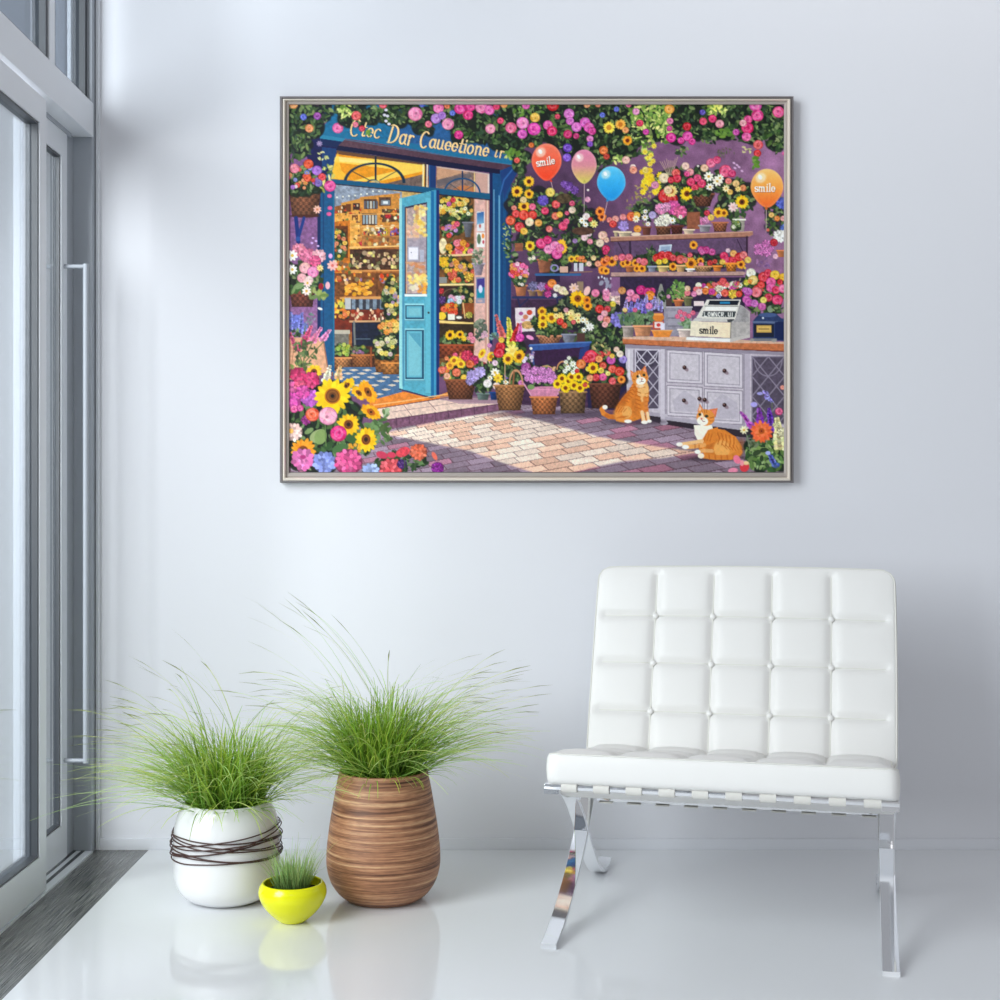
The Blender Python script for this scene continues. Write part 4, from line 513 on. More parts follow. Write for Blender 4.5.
    # blue scale box
    A.poly([(756, 317), (760, 313.5), (776, 313.5), (781, 318), (784.6, 319), (784.6, 341), (753, 340), (753, 321)], (44, 62, 104), tex=.15); A.ell(768, 315, 9, 2.2, (70, 92, 140)); A.poly([(752, 321), (778, 321.5), (776, 323.5), (753, 323)], (96, 112, 146)); A.rect(754, 324, 774, 337, (26, 34, 56)); A.rect(756.5, 325.3, 771.5, 332.5, (205, 165, 82)); A.rect(757.5, 326.3, 770.5, 331.5, (222, 182, 96)); A.line([(759, 329), (769, 329)], .8, (120, 90, 50)); A.rect(775, 322, 784.6, 340, (22, 38, 84)); A.rect(751, 338.4, 777, 341, (120, 124, 130)); A.ell(752, 340, 2.2, 1.4, (150, 150, 145)); A.ell(774, 340.5, 2.6, 1.6, (150, 150, 145)); A.ell(763, 318, 1, 1, (220, 230, 240))
    # cabinet
    A.poly([(625, 344.5), (784.6, 352.3), (784.6, 432), (745, 428), (662, 417), (628, 412)], (196, 186, 196), tex=.07)
    A.poly([(625, 344.5), (784.6, 352.3), (784.6, 355.5), (626, 348)], (150, 140, 155)); A.rect(627, 349, 633, 412, (205, 198, 206)); A.line([(629, 350), (629, 412)], 1, (235, 228, 232)); A.line([(634, 350), (634, 412)], .9, (120, 110, 125))
    def lattice(x0, y0, x1, y1, bg, fg, w_):
        A.rect(x0, y0, x1, y1, bg, tex=.2); d = (x1-x0)*.5
        pts = []
        k = -8
        for k in range(-8, 9):
            for sg in (1, -1):
                xa = x0+k*d if sg > 0 else x1-k*d
                # clip a 45-ish degree slat to the panel
                N = 40; seg = []
                for i in range(N+1):
                    yy_ = y0+(y1-y0)*i/N; xx_ = xa+sg*(yy_-y0)*.82
                    if x0 <= xx_ <= x1: seg.append((xx_, yy_))
                if len(seg) > 1: A.line([seg[0], seg[-1]], w_, fg)
        A.ring((x0+x1)/2, y0+(x1-x0)*.1, (x1-x0)*.42, (x1-x0)*.5, w_*.8, fg, -3.14, 0)
        A.line([(x0, y0), (x1, y0), (x1, y1), (x0, y1), (x0, y0)], 1.1, fg)
    lattice(635.5, 350, 659, 409, (74, 66, 84), (205, 198, 210), 1.1); A.poly([(640, 370), (659, 365), (659, 409), (638, 409)], (120, 108, 126), al=.25)
    lattice(752, 356.5, 784.6, 424, (88, 78, 96), (140, 130, 148), 1.2)
    A.rect(660.5, 349, 665, 420, (206, 198, 208)); A.line([(665.4, 350), (665.4, 418)], .7, (130, 120, 135)); A.rect(744.5, 354, 750, 428, (186, 176, 190)); A.line([(744, 354), (744, 428)], .7, (120, 112, 128))
    for x0, y0, x1, y1 in ((666.5, 349.5, 702.6, 382.5), (704, 351.6, 743, 386.5), (666.5, 385, 702.6, 416), (704, 388.5, 743, 423)):
        sl = .055; 
        def P(i): return [(x0+i, y0+i+sl*0), (x1-i, y0+i+sl*(x1-x0)), (x1-i, y1-i+sl*(x1-x0)*.9), (x0+i, y1-i)]
        A.poly(P(0), (120, 110, 126)); A.poly(P(.7), (214, 206, 214)); A.poly(P(3), (150, 140, 155)); A.poly(P(3.8), (204, 196, 204), tex=.05)
        if y0 > 380: A.poly([(x0+6, y0+16), (x0+18, y0+5), (x1-6, y0+14), (x1-4, y1-4), (x0+8, y1-5)], (176, 168, 182), al=.5)
    for x, y in ((684.5, 367.5), (724.5, 370.8), (684, 400.5), (724.5, 405), (699.5, 398.8), (704.7, 399.8)): A.ell(x+2, y+2, 2.4, 1.8, (150, 130, 140), .6); A.ell(x, y, 2.1, 2.1, (58, 34, 34)); A.ell(x-.5, y-.6, .7, .6, (160, 120, 110))
    A.poly([(628, 412), (662, 417), (745, 428.5), (784.6, 432), (784.6, 440), (740, 437), (662, 424), (640, 417)], (42, 34, 44), al=.9); A.poly([(660.5, 414), (668, 414), (666, 424), (661, 423)], (196, 188, 198)); A.ell(664, 423, 4, 2, (176, 168, 180)); A.poly([(665, 416.5), (744, 425.5), (744, 430.5), (665, 420)], (176, 168, 180)); A.poly([(628, 409), (660, 413), (660, 417), (630, 413)], (170, 160, 174))
    A.rect(628, 380, 634, 410, (150, 140, 155), al=.5)
    # ------------------------------------------------ baskets on the paving
    A.poly([(440, 396), (500, 396), (505, 405), (440, 400)], (150, 118, 135), al=.6); A.ell(560, 414, 70, 4, (70, 55, 75), al=.6, soft=3)
    A.mix(461, 367, 20, 14, 20, [(250, 205, 50), (248, 190, 40), (240, 120, 60), (225, 60, 110)], (2, 3.4)); A.basket(445, 380, 476, 399, 4, (140, 80, 50), wv=2.6)
    A.sun(454, 360.5, 5, (250, 205, 40), (180, 100, 30), .9, .6); A.sun(461, 364, 4.6, (250, 200, 40), (180, 100, 30)); A.sun(450, 365.5, 4.4, (248, 180, 50), (200, 120, 40))
    A.hyd(467, 356, 6, (222, 50, 85)); A.hyd(474, 360, 5, (215, 45, 110)); A.rose(470, 364, 4.4, (225, 90, 40)); A.rose(456.5, 372.5, 4.4, (243, 110, 70)); A.rose(447, 376, 3.4, (245, 170, 130)); A.rose(442, 370, 4, (240, 110, 80)); A.rose(483.5, 365, 3, (215, 45, 60))
    A.foliage(484, 376, 12, 14, 50, GR, dark=(30, 34, 34)); A.hyd(473, 376, 6.4, (178, 155, 220)); A.hyd(480, 372, 5.6, (185, 165, 225)); A.hyd(470, 381, 4.4, (170, 150, 215)); A.hyd(487, 388, 1, WH); A.pot(477, 393, 489, 400, 1, (100, 118, 112)); A.foliage(483, 389, 7, 4, 24, GR); A.pot(490, 392, 498, 400, 1, (22, 60, 120))
    A.sun(482, 353.5, 5.4, (250, 205, 40), (200, 120, 20), .6, .5); A.sun(491, 356.5, 5.2, (250, 200, 40), (190, 110, 20), .8, .4)
    A.foliage(510, 365, 20, 24, 150, GR, (1.6, 3.4), dark=(30, 36, 30)); A.spike(502.5, 336, 496, 315, 5.5, (240, 115, 110)); A.spike(511, 345, 508.5, 318, 6.5, (240, 225, 80)); A.spike(514, 340, 518.5, 324, 6, (225, 45, 50)); A.spike(519, 340, 520.5, 324, 5, (240, 120, 190)); A.rose(520, 337.5, 4.4, (225, 45, 160)); A.foliage(494, 337, 5, 5, 14, [(120, 160, 150), (90, 120, 100)], (1, 2.4)); A.ell(530, 337.5, 4, 2, (240, 150, 200), .4); A.rose(489.5, 345.5, 2.4, (220, 130, 190))
    A.rose(500.5, 346.5, 5, (225, 35, 45)); A.rose(499, 352.5, 5.6, (222, 30, 55)); A.rose(501.5, 340, 3, (248, 200, 50)); A.daisy(512, 351, 7, (250, 225, 120), (240, 205, 90)); A.sun(519, 356.5, 7.4, (250, 190, 30), (110, 45, 20), .85, .4); A.sun(508, 359, 6.2, (250, 200, 40), (130, 60, 20)); A.rose(526, 367, 5, (170, 70, 150)); A.rose(522, 372, 3, (205, 120, 180)); A.mix(530, 358, 7, 7, 8, [(180, 150, 205), (225, 215, 235)], (1.2, 2.2), green=False); A.rose(531, 348.5, 1.4, WH)
    A.daisy(495, 372.5, 4.6, (248, 238, 225)); A.rose(487.5, 383.5, 4.4, (248, 238, 228)); A.rose(496.5, 386, 3.8, (248, 215, 205)); A.daisy(490, 378, 2.8, (245, 240, 225)); A.daisy(498, 378, 5, (246, 205, 50), (220, 160, 40)); A.hyd(508.5, 375.5, 4.4, (115, 85, 165)); A.rose(495, 363, 3, (245, 205, 220)); A.daisy(506, 382, 3, (245, 240, 220)); A.foliage(514, 376, 8, 7, 30, GR, dark=(26, 40, 28)); A.rose(521, 383, 3, (215, 110, 180))
    A.basket(494.5, 385.5, 525, 410, 4.5, (172, 116, 70), wv=2.6); A.ring(516, 384, 6.5, 13.5, 1.3, (205, 145, 105), 0, 3.14); A.line([(505, 363), (505, 386)], .8, (215, 175, 130)); A.line([(514, 372), (513, 388)], 1.6, (150, 95, 60))
    A.foliage(542, 376, 15, 10, 40, GR, dark=(34, 36, 34)); A.ring(546, 375, 9, 9, 1.2, (215, 160, 110), .6, 3.14); A.poly([(528, 387), (560, 386), (557, 397), (531, 398)], (205, 130, 160), tex=.15); A.line([(529, 389), (559, 390)], .7, (230, 160, 190)); A.basket(530.5, 397, 557.5, 414, 2.6, (196, 116, 66), wv=2.6); A.line([(524, 384), (531, 395)], 1.4, (215, 150, 180)); A.line([(561, 383), (558, 394)], 1.4, (215, 150, 180))
    for x, y, r in ((528, 373.5, 4.6), (535, 370.5, 4.6), (541.5, 371, 4.6), (549, 372, 4.8), (554.5, 375.5, 4), (532.5, 379, 4.4), (538, 379, 4.4), (545, 378.5, 4.6), (551, 380, 4), (527, 378.5, 3)): A.hyd(x, y, r, (232, 140, 215))
    A.ell(531, 387, 3.6, 2.6, (120, 150, 90)); A.rose(554.5, 369, 2.6, (240, 185, 130))
    A.foliage(572, 374, 15, 14, 70, GR, dark=(34, 36, 30)); A.ring(563, 370, 6, 8.5, 1.1, (215, 150, 100), .5, 3.14); A.basket(559.5, 392, 586, 413, 1.4, (150, 112, 76), wv=3); 
    for x, y in ((557.5, 384), (562, 378.5), (565.5, 388), (568.5, 381), (574, 385.5), (578.5, 377), (571.5, 377), (580, 388), (585.5, 384)): A.sun(x, y, 5, (253, 208, 20), (130, 66, 10))
    for x, y, r in ((568, 368, 3.2), (573, 364, 3.4), (566, 362, 2.4), (576, 369, 3.2), (569, 358, 2.2), (565, 371, 2.6), (573, 372, 2.6)): A.daisy(x, y, r, (240, 242, 225), (200, 205, 150))
    A.foliage(606, 376, 20, 14, 90, GR, dark=(30, 28, 28)); A.basket(589, 384, 621, 408, 3, (110, 62, 46), wv=3)
    F = [(591, 356.5, 7, (235, 50, 75)), (586, 359, 4, (225, 40, 60)), (601, 354.5, 3.6, (205, 35, 40)), (607, 352.5, 3.6, (240, 90, 70)), (599, 359, 3.8, (245, 140, 70)), (581, 364, 5, (240, 120, 50)), (588, 369, 2.6, (240, 220, 80)), (603, 365.5, 3.8, (225, 75, 50)), (611, 360, 4.6, (205, 70, 165)), (623, 359.5, 4.2, (150, 125, 205)), (612.5, 369, 4.4, (238, 75, 55)), (619.5, 371.5, 5, (232, 60, 40)), (596, 377.5, 4, (222, 50, 60)), (603, 377, 4, (238, 85, 150)), (590, 378, 3.6, (245, 150, 100)), (612.5, 381, 3.8, (238, 80, 90)), (621.5, 379.5, 4.2, (245, 130, 50)), (608, 373.5, 2.6, (240, 225, 110)), (601, 370.5, 3.2, (240, 205, 60)), (616.5, 349.5, 3, (248, 205, 180)), (620, 354, 3.6, (248, 225, 200)), (612, 356, 2.6, (248, 190, 60)), (585, 385, 2.4, (220, 60, 40)), (577, 371, 2.4, RED)]
    for x, y, r, c in F: A.rose(x, y, r, c)
    A.sun(593, 368, 6, (253, 205, 30), (130, 60, 15)); A.sun(621.5, 379.5, 3.6, (245, 150, 50), (120, 50, 20)); A.foliage(602, 348, 10, 6, 26, [(140, 130, 90), (100, 110, 70), (190, 170, 110)], (1, 2.6))
    # ------------------------------------------------ sitting cat
    O1, O2, O3 = (226, 132, 46), (196, 96, 26), (250, 214, 164)
    A.ell(634, 421.5, 30, 3, (62, 50, 66), al=.7, soft=2.5)
    A.line([(617, 417), (609, 416.5), (603.5, 413.5), (601.8, 409.5), (604, 407.5)], 4.6, O1); A.line([(615, 417.5), (611, 417)], 4.4, O2, .5); A.line([(607.5, 416), (606.5, 415.5)], 4.4, O2, .6); A.ell(605, 407.2, 2.6, 2.2, (250, 240, 225))
    A.poly([(629, 390), (622, 398), (616, 407), (614.5, 415), (616, 421), (625, 422.5), (634, 421), (640, 419), (645, 412), (649, 400), (649, 388), (646, 380), (634, 381)], O1, tex=.12)
    A.ell(621, 404, 4, 14, (168, 84, 26), .5, .45, 3); A.ell(636, 404, 5, 12, (186, 98, 34), .1, .4, 3); A.ell(622, 414, 8, 8, (236, 150, 64), 0, .9, 3); A.ell(627, 412, 5, 6, (240, 180, 100), al=.7)
    A.ell(643, 391, 5.5, 11, (244, 192, 120), .1, .85); A.line([(638, 398), (641, 410), (644, 421)], 4.6, O1); A.line([(645, 398), (646.5, 410), (648, 420)], 4, (222, 130, 56)); A.line([(642, 412), (644, 421)], 3.4, (250, 205, 150)); A.line([(647.5, 413), (648.5, 420)], 2.8, (250, 210, 160))
    for t in range(7): A.line([(619+t*2.2, 404-t*3.2), (624+t*2.2, 400-t*2.6), (628+t*1.8, 402-t*2.4)], 1.1, O2, .8)
    for y in (391, 395, 399, 403, 407): A.line([(635.5, y), (640.5, y+2)], 1.1, O2, .85); A.line([(645, y+3), (649, y+2)], .9, O2, .6)
    for k in range(4): A.line([(616+k*2.5, 412), (619+k*2.5, 407+k*.5)], 1, O2, .7); A.line([(617+k*2, 418), (622+k*2, 416)], .9, O2, .6)
    A.ell(628, 421.3, 3.8, 1.8, (250, 240, 228)); A.ell(644.5, 422.3, 3.4, 1.8, (252, 244, 232)); A.ell(649.3, 421.2, 2.4, 1.6, (252, 244, 232))
    A.poly([(631.2, 378), (630.2, 370), (636, 374)], (222, 120, 60)); A.poly([(641, 370.5), (645.2, 365.3), (647.5, 374)], (222, 120, 60)); A.poly([(632, 376.5), (631.3, 372), (635, 374.7)], (240, 160, 130)); A.poly([(642.8, 371), (645, 367.5), (646.2, 373)], (240, 160, 130))
    A.ell(640, 378, 8.4, 7.6, (232, 146, 62), -.25); A.ell(641, 381, 5, 3.8, (252, 242, 226), -.2); A.poly([(639.5, 373), (641.5, 379), (637, 379)], (250, 225, 190)); A.ell(637.6, 376.4, 1.3, 1.4, (35, 45, 35)); A.ell(644, 375, 1.3, 1.4, (35, 45, 35)); A.ell(641.9, 379, .9, .7, (225, 110, 110)); A.line([(641.9, 379.5), (641.5, 381.5), (639.8, 382)], .4, (120, 70, 60)); A.line([(641.5, 381.5), (643.5, 381.5)], .4, (120, 70, 60))
    for dx in (-2.5, 0, 2.4): A.line([(639.5+dx, 371), (640+dx*.8, 374)], .8, O2, .8)
    A.line([(633, 379), (635, 380)], .8, O2); A.line([(647, 377), (645.5, 378.5)], .8, O2); A.line([(634, 386), (639, 388), (645, 387)], 1, O2, .6); A.ell(640, 386, 4, 2, (250, 220, 180), al=.7)
    # lying cat
    A.ell(714, 458.5, 30, 3, (62, 46, 60), al=.7, soft=2.5)
    A.poly([(697, 438), (712, 428), (725, 430), (736, 437), (742, 447), (741.5, 455), (735, 459.5), (718, 459.5), (706, 455), (699, 450)], O1, tex=.12)
    A.ell(739, 449, 5, 10, (160, 78, 24), .3, .5, 3); A.ell(712, 444, 6, 9, (180, 92, 30), 0, .4, 3); A.ell(727, 448, 13.5, 10.8, (234, 148, 60), 0, .9, 3); A.ell(722, 449, 8, 8.5, (244, 180, 96), al=.7)
    for k in range(6): A.line([(713+k*4.2, 431+k*1.2), (716+k*3.6, 437+k*1.2), (714+k*3.8, 443+k)], 1.1, O2, .8)
    for k in range(5): A.line([(722+k*3.6, 444+k*.5), (727+k*3, 449+k*.6)], .9, O2, .65)
    A.poly([(694, 425), (712, 425), (714, 434), (704, 444), (698, 441), (694.5, 434)], (252, 240, 222)); A.poly([(708, 430), (718, 427), (716, 442), (703, 446), (702, 440)], O1); 
    for k in range(3): A.line([(706+k*3, 434), (704+k*3, 441)], 1, O2, .7)
    A.line([(702, 441), (690, 443), (680, 444.5)], 3.6, (240, 190, 130)); A.line([(704, 445), (694, 446.5), (686, 447)], 4.4, (236, 165, 90)); A.line([(699, 445), (699, 448)], 1, O2, .8); A.line([(695, 445), (695, 448)], 1, O2, .8); A.ell(679.5, 444.3, 3.2, 2, (252, 244, 232)); A.ell(685.5, 447, 3.6, 2.1, (252, 246, 236))
    A.line([(712, 451), (704, 450.5), (698, 451.8)], 3.6, (236, 170, 100)); A.ell(697.6, 451.8, 3, 2.1, (252, 246, 236)); A.line([(740, 452), (730, 457.5), (716, 457.5), (704, 456)], 5, (222, 132, 50)); A.ell(701, 455.8, 3.2, 2.6, (252, 235, 212)); 
    for x in (709, 715, 721, 727, 733): A.line([(x, 455.3), (x+.6, 459.4)], 1.2, O2, .7)
    A.poly([(697.2, 412), (700, 403.5), (703.5, 410)], (230, 140, 70)); A.poly([(709, 409.5), (717.8, 408), (715.5, 417.5)], (230, 120, 60)); A.poly([(711.5, 410.5), (716.5, 409.5), (714.5, 415.5)], (238, 130, 100)); A.poly([(698.5, 411), (700, 406), (702, 410)], (245, 200, 170))
    A.ell(705.5, 417.5, 9.2, 8.2, (234, 148, 62), .2); A.ell(702.5, 421, 5.6, 4.4, (252, 242, 228), .2); A.poly([(702, 411), (705, 420), (699, 420)], (250, 225, 190)); A.ell(699.8, 414.5, 1.4, 1.4, (40, 48, 36)); A.ell(706.5, 416.2, 1.8, 1.4, (40, 48, 36)); A.ell(701.6, 418.6, 1, .8, (225, 100, 100)); A.line([(701.6, 419.4), (703, 421.5), (705, 421.5)], .5, (150, 80, 70)); A.line([(710, 418), (714, 417)], .9, O2); A.line([(710, 421), (714, 421)], .8, O2)
    for dx in (-2, .6, 3): A.line([(703.5+dx, 409.8), (704+dx*.8, 412.5)], .8, O2, .8)
    # bottom right flowers
    A.foliage(766, 455, 20, 18, 150, [(90, 125, 62), (120, 150, 80), (60, 92, 50), (150, 175, 110), (44, 70, 44)], (2, 4.6), dark=(24, 40, 26)); A.foliage(755, 440, 8, 8, 20, [(70, 90, 60), (110, 120, 90)])
    A.spike(753, 428, 741, 412, 5.5, (185, 80, 190)); A.spike(760.5, 424, 759, 408, 6.5, (150, 70, 190)); A.spike(771.5, 430, 769, 409, 6.5, (120, 60, 190)); A.spike(767, 397, 772, 402, 5, (150, 145, 225)); A.spike(765, 392, 768, 396, 4, (160, 150, 225)); A.line([(772, 402), (772, 412)], .8, (110, 120, 90)); A.ell(754, 404.5, 3.4, 2.6, (175, 165, 235)); A.ell(760, 393.5, 3, 1.6, (165, 160, 225)); A.daisy(744, 430, 4.2, (245, 235, 190)); A.rose(779, 411.5, 4, (220, 80, 130)); A.rose(782.5, 387.5, 2.4, (245, 150, 130)); A.line([(746, 432), (750, 450)], .8, (120, 130, 110))
    A.spike(780, 448, 777, 418, 9, (240, 232, 165)); A.hyd(782, 432, 5, (245, 238, 190)); A.hyd(776, 425, 3.4, (240, 235, 170)); A.sun(761.5, 432, 11.5, (243, 105, 55), (220, 70, 30)); A.sun(761.5, 431, 7, (245, 120, 65), (205, 75, 30))
    A.spike(776, 466, 768.5, 453, 6, (85, 100, 190)); A.ell(768, 453, 2.6, 2, (170, 180, 235)); A.ell(737, 459.5, 3.4, 4.6, (240, 120, 150), -.5); A.ell(744.5, 467, 4.6, 5, (225, 60, 70), .4); A.ell(746, 463, 3, 2, (240, 205, 150)); A.ell(742, 463, 2, 3, (245, 150, 160)); A.ell(733, 470.5, 5, 2.6, (240, 140, 170), -.1)
    # ------------------------------------------------ balloons
    def balloon(cx, cy, rx, ry, c0, c1, c2, kx_, ky_, string):
        A.line(string, .7, (225, 190, 190), .8)
        R_ = max(rx, ry)+2; w = A.win(cx-R_, cy-R_, cx+R_, ky_+2)
        X = (A.xx[w]-cx)/rx; Y = (A.yy[w]-cy)/ry
        sh = X*(1+.32*np.clip(Y, 0, 2)**2); d = np.sqrt(sh**2+np.where(Y > 0, Y*.88, Y)**2)
        m = np.clip((1-d)*rx/.6+.5, 0, 1)[..., None]
        t = np.clip((Y+1)/2, 0, 1)[..., None]
        cc = np.where(t < .5, np.array(c0)*(1-2*t)+np.array(c1)*2*t, np.array(c1)*(2-2*t)+np.array(c2)*(2*t-1))
        rim = np.clip((d-.8)/.2, 0, 1)[..., None]*.18; cc = cc*(1-rim)+255*rim*np.array((1, .85, .8))
        A.c[w] = A.c[w]*(1-m)+cc*m
        A.ell(cx-rx*.38, cy-ry*.5, rx*.34, ry*.26, (255, 245, 225), -.7, .55, 2); A.ell(cx-rx*.42, cy-ry*.54, rx*.12, ry*.14, (255, 255, 250), -.5, .9)
        A.poly([(kx_-1.5, ky_+1.4), (kx_+1.5, ky_+1.4), (kx_, ky_-2)], tuple(v*.9 for v in c2))
    balloon(546.6, 161, 15, 17.5, (248, 120, 90), (248, 98, 66), (250, 66, 30), 551, 180.5, [(551, 181), (553, 190)])
    balloon(584, 165.5, 12.6, 16, (225, 125, 165), (222, 140, 150), (215, 200, 90), 584.5, 181, [(584.5, 181), (584, 212)])
    balloon(611.3, 182.5, 14.3, 16.2, (90, 200, 240), (50, 175, 235), (20, 150, 225), 607.5, 200, [(607.5, 201), (605, 212), (603, 222)])
    balloon(767, 187, 16.3, 18.2, (255, 200, 110), (253, 165, 70), (250, 110, 40), 766.3, 208, [(766.3, 209), (766, 232)])
    write(A, 'smile', 536.6, 166.5, 4.6, (255, 246, 235), 1.0, -.16, 1.0, .06, .4, shadow=(90, 30, 20))
    write(A, 'smile', 754.6, 191.6, 4.9, (255, 246, 235), 1.05, -.0, 1.03, .03, .4, shadow=(150, 90, 50))
    A.c = (A.c-118)*1.07+119; g_ = A.c.mean(-1, keepdims=True); A.c = g_+(A.c-g_)*.94; A.c *= (1+.05*A.n0+.05*A.n1)[..., None]
    return np.clip(A.c, 0, 255)/255.
# ---------------------------------------------------------------- helpers
def mat(name, col, rough=.5, metal=0, **k):
    m = bpy.data.materials.new(name); m.use_nodes = True; b = m.node_tree.nodes['Principled BSDF']
    b.inputs['Base Color'].default_value = (*col, 1); b.inputs['Roughness'].default_value = rough; b.inputs['Metallic'].default_value = metal
    for a, v in k.items(): b.inputs[a.replace('_', ' ')].default_value = v
    return m
def N(m, t, **k):
    n = m.node_tree.nodes.new(t)
    for a, v in k.items(): setattr(n, a, v)
    return n
def L(m, a, b): m.node_tree.links.new(a, b)
def P(m): return m.node_tree.nodes['Principled BSDF']
def srgb(r, g, b):
    f = lambda v: ((v/255+.055)/1.055)**2.4 if v > 10 else v/255/12.92
    return (f(r), f(g), f(b))
def obj(name, bm, m, parent=None, smooth=False, ang=None):
    me = bpy.data.meshes.new(name); bm.normal_update(); bm.to_mesh(me); bm.free()
    if m: me.materials.append(m)
    if smooth:
        me.shade_smooth()
        if ang: me.set_sharp_from_angle(angle=math.radians(ang))
    o = bpy.data.objects.new(name, me); C.objects.link(o)
    if parent: o.parent = parent
    return o
def tag(o, label, cat, group=None):
    o['label'] = label; o['category'] = cat
    if group: o['group'] = group
    return o
def struct(o): o['kind'] = 'structure'; return o
def empty(name, loc=(0, 0, 0), rz=0):
    o = bpy.data.objects.new(name, None); C.objects.link(o); o.location = loc; o.rotation_euler = (0, 0, rz); o.empty_display_size = .1; return o
def box(bm, x0, x1, y0, y1, z0, z1, bev=0):
    r = bmesh.ops.create_cube(bm, size=1, matrix=Matrix.Translation(((x0+x1)/2, (y0+y1)/2, (z0+z1)/2)) @ Matrix.Diagonal((x1-x0, y1-y0, z1-z0, 1)))
    if bev:
        es = list({e for v in r['verts'] for e in v.link_edges})
        bmesh.ops.bevel(bm, geom=es, offset=bev, segments=2, profile=.7, affect='EDGES')
    return bm
def B(*a, **k): return box(bmesh.new(), *a, **k)
def lathe(bm, prof, n=64, cx=0, cy=0, closed=True):
    rings = []
    for r, z in prof:
        rings.append([bm.verts.new((cx+r*math.cos(2*PI*i/n), cy+r*math.sin(2*PI*i/n), z)) for i in range(n)])
    for a, b in zip(rings, rings[1:]):
        for i in range(n): bm.faces.new((a[i], a[(i+1) % n], b[(i+1) % n], b[i]))
    if closed: bm.faces.new(rings[0][::-1]); bm.faces.new(rings[-1])
    return bm
def tube(bm, pts, r, n=8, closed=False):
    pts = [Vector(p) for p in pts]; rings = []; K = len(pts); up = Vector((0, 0, 1))
    for i, p in enumerate(pts):
        a = pts[i-1] if (i or closed) else p; b = pts[(i+1) % K] if (i < K-1 or closed) else p
        d = (b-a).normalized(); u = up if abs(d.dot(up)) < .95 else Vector((0, 1, 0)); s = d.cross(u).normalized(); t = s.cross(d)
        rings.append([bm.verts.new(p+r*(math.cos(2*PI*j/n)*s+math.sin(2*PI*j/n)*t)) for j in range(n)])
    for i in range(K if closed else K-1):
        A_, B_ = rings[i], rings[(i+1) % K]
        for j in range(n): bm.faces.new((A_[j], A_[(j+1) % n], B_[(j+1) % n], B_[j]))
    if not closed: bm.faces.new(rings[0][::-1]); bm.faces.new(rings[-1])
    return bm
def spline(P_, n=8):
    out = []; Q = [P_[0]]+list(P_)+[P_[-1]]
    for i in range(1, len(Q)-2):
        for k in range(n):
            t = k/n; p0, p1, p2, p3 = Q[i-1], Q[i], Q[i+1], Q[i+2]
            out.append(tuple(.5*((2*p1[j])+(-p0[j]+p2[j])*t+(2*p0[j]-5*p1[j]+4*p2[j]-p3[j])*t*t+(-p0[j]+3*p1[j]-3*p2[j]+p3[j])*t**3) for j in range(len(p1))))
    out.append(tuple(P_[-1])); return out
def ribbon(bm, path, x0, x1, th, bev=0):
    # flat bar of thickness th following a (t, z) path, running x0..x1 wide
    K = len(path); secs = []
    for i, (t, z) in enumerate(path):
        a = path[max(0, i-1)]; b = path[min(K-1, i+1)]; dx, dz = b[0]-a[0], b[1]-a[1]; l = math.hypot(dx, dz) or 1; nx, nz = -dz/l*th/2, dx/l*th/2
        if bev:
            e = bev; f = 1-2*bev/th
            c = [(x0, -f), (x0+e, -1), (x1-e, -1), (x1, -f), (x1, f), (x1-e, 1), (x0+e, 1), (x0, f)]
        else: c = [(x0, -1), (x1, -1), (x1, 1), (x0, 1)]
        secs.append([bm.verts.new((x, t+nx*s, z+nz*s)) for x, s in c])
    m = len(secs[0])
    for a, b in zip(secs, secs[1:]):
        for j in range(m): bm.faces.new((a[j], a[(j+1) % m], b[(j+1) % m], b[j]))
    bm.faces.new(secs[0][::-1]); bm.faces.new(secs[-1]); bmesh.ops.recalc_face_normals(bm, faces=bm.faces)
    return bm
# ---------------------------------------------------------------- materials
WALL_Y = 4.212; FX = -1.185
m_wall = mat('painted_wall', srgb(229, 230, 235), .55)
n_ = N(m_wall, 'ShaderNodeTexNoise'); n_.inputs['Scale'].default_value = 300; bp = N(m_wall, 'ShaderNodeBump'); bp.inputs['Strength'].default_value = .02
L(m_wall, n_.outputs['Fac'], bp.inputs['Height']); L(m_wall, bp.outputs[0], P(m_wall).inputs['Normal'])
m_base = mat('skirting_paint', srgb(228, 230, 236), .35)
m_floor = mat('polished_floor', srgb(234, 236, 239), .09, Specular_IOR_Level=.75)
n_ = N(m_floor, 'ShaderNodeTexNoise'); n_.inputs['Scale'].default_value = 3; mr = N(m_floor, 'ShaderNodeMapRange'); mr.inputs['To Min'].default_value = .06; mr.inputs['To Max'].default_value = .12
L(m_floor, n_.outputs['Fac'], mr.inputs['Value']); L(m_floor, mr.outputs[0], P(m_floor).inputs['Roughness'])
m_alu = mat('grey_frame_paint', srgb(226, 230, 236), .32)
m_cover = mat('grey_edge_cover', srgb(120, 124, 130), .8)  # mid grey for the strip added to dim the far leaf's lit edge
m_alud = mat('jamb_grey_paint', srgb(168, 174, 182), .4)
m_gasket = mat('dark_gasket', srgb(62, 66, 72), .4)
m_glass = bpy.data.materials.new('reflective_glass'); m_glass.use_nodes = True
t_ = m_glass.node_tree; t_.nodes.remove(P(m_glass)); out = t_.nodes['Material Output']
g_ = N(m_glass, 'ShaderNodeBsdfGlossy'); g_.inputs['Roughness'].default_value = .03; g_.inputs['Color'].default_value = (.93, .96, .98, 1)
tr = N(m_glass, 'ShaderNodeBsdfTransparent'); tr.inputs['Color'].default_value = (.72, .77, .8, 1)
mx = N(m_glass, 'ShaderNodeMixShader'); mx.inputs[0].default_value = .5
tr.inputs['Color'].default_value = (.92, .95, .97, 1)
L(m_glass, tr.outputs[0], mx.inputs[1]); L(m_glass, g_.outputs[0], mx.inputs[2]); L(m_glass, mx.outputs[0], out.inputs[0])
m_tint = m_glass.copy(); m_tint.name = 'tinted_glass'
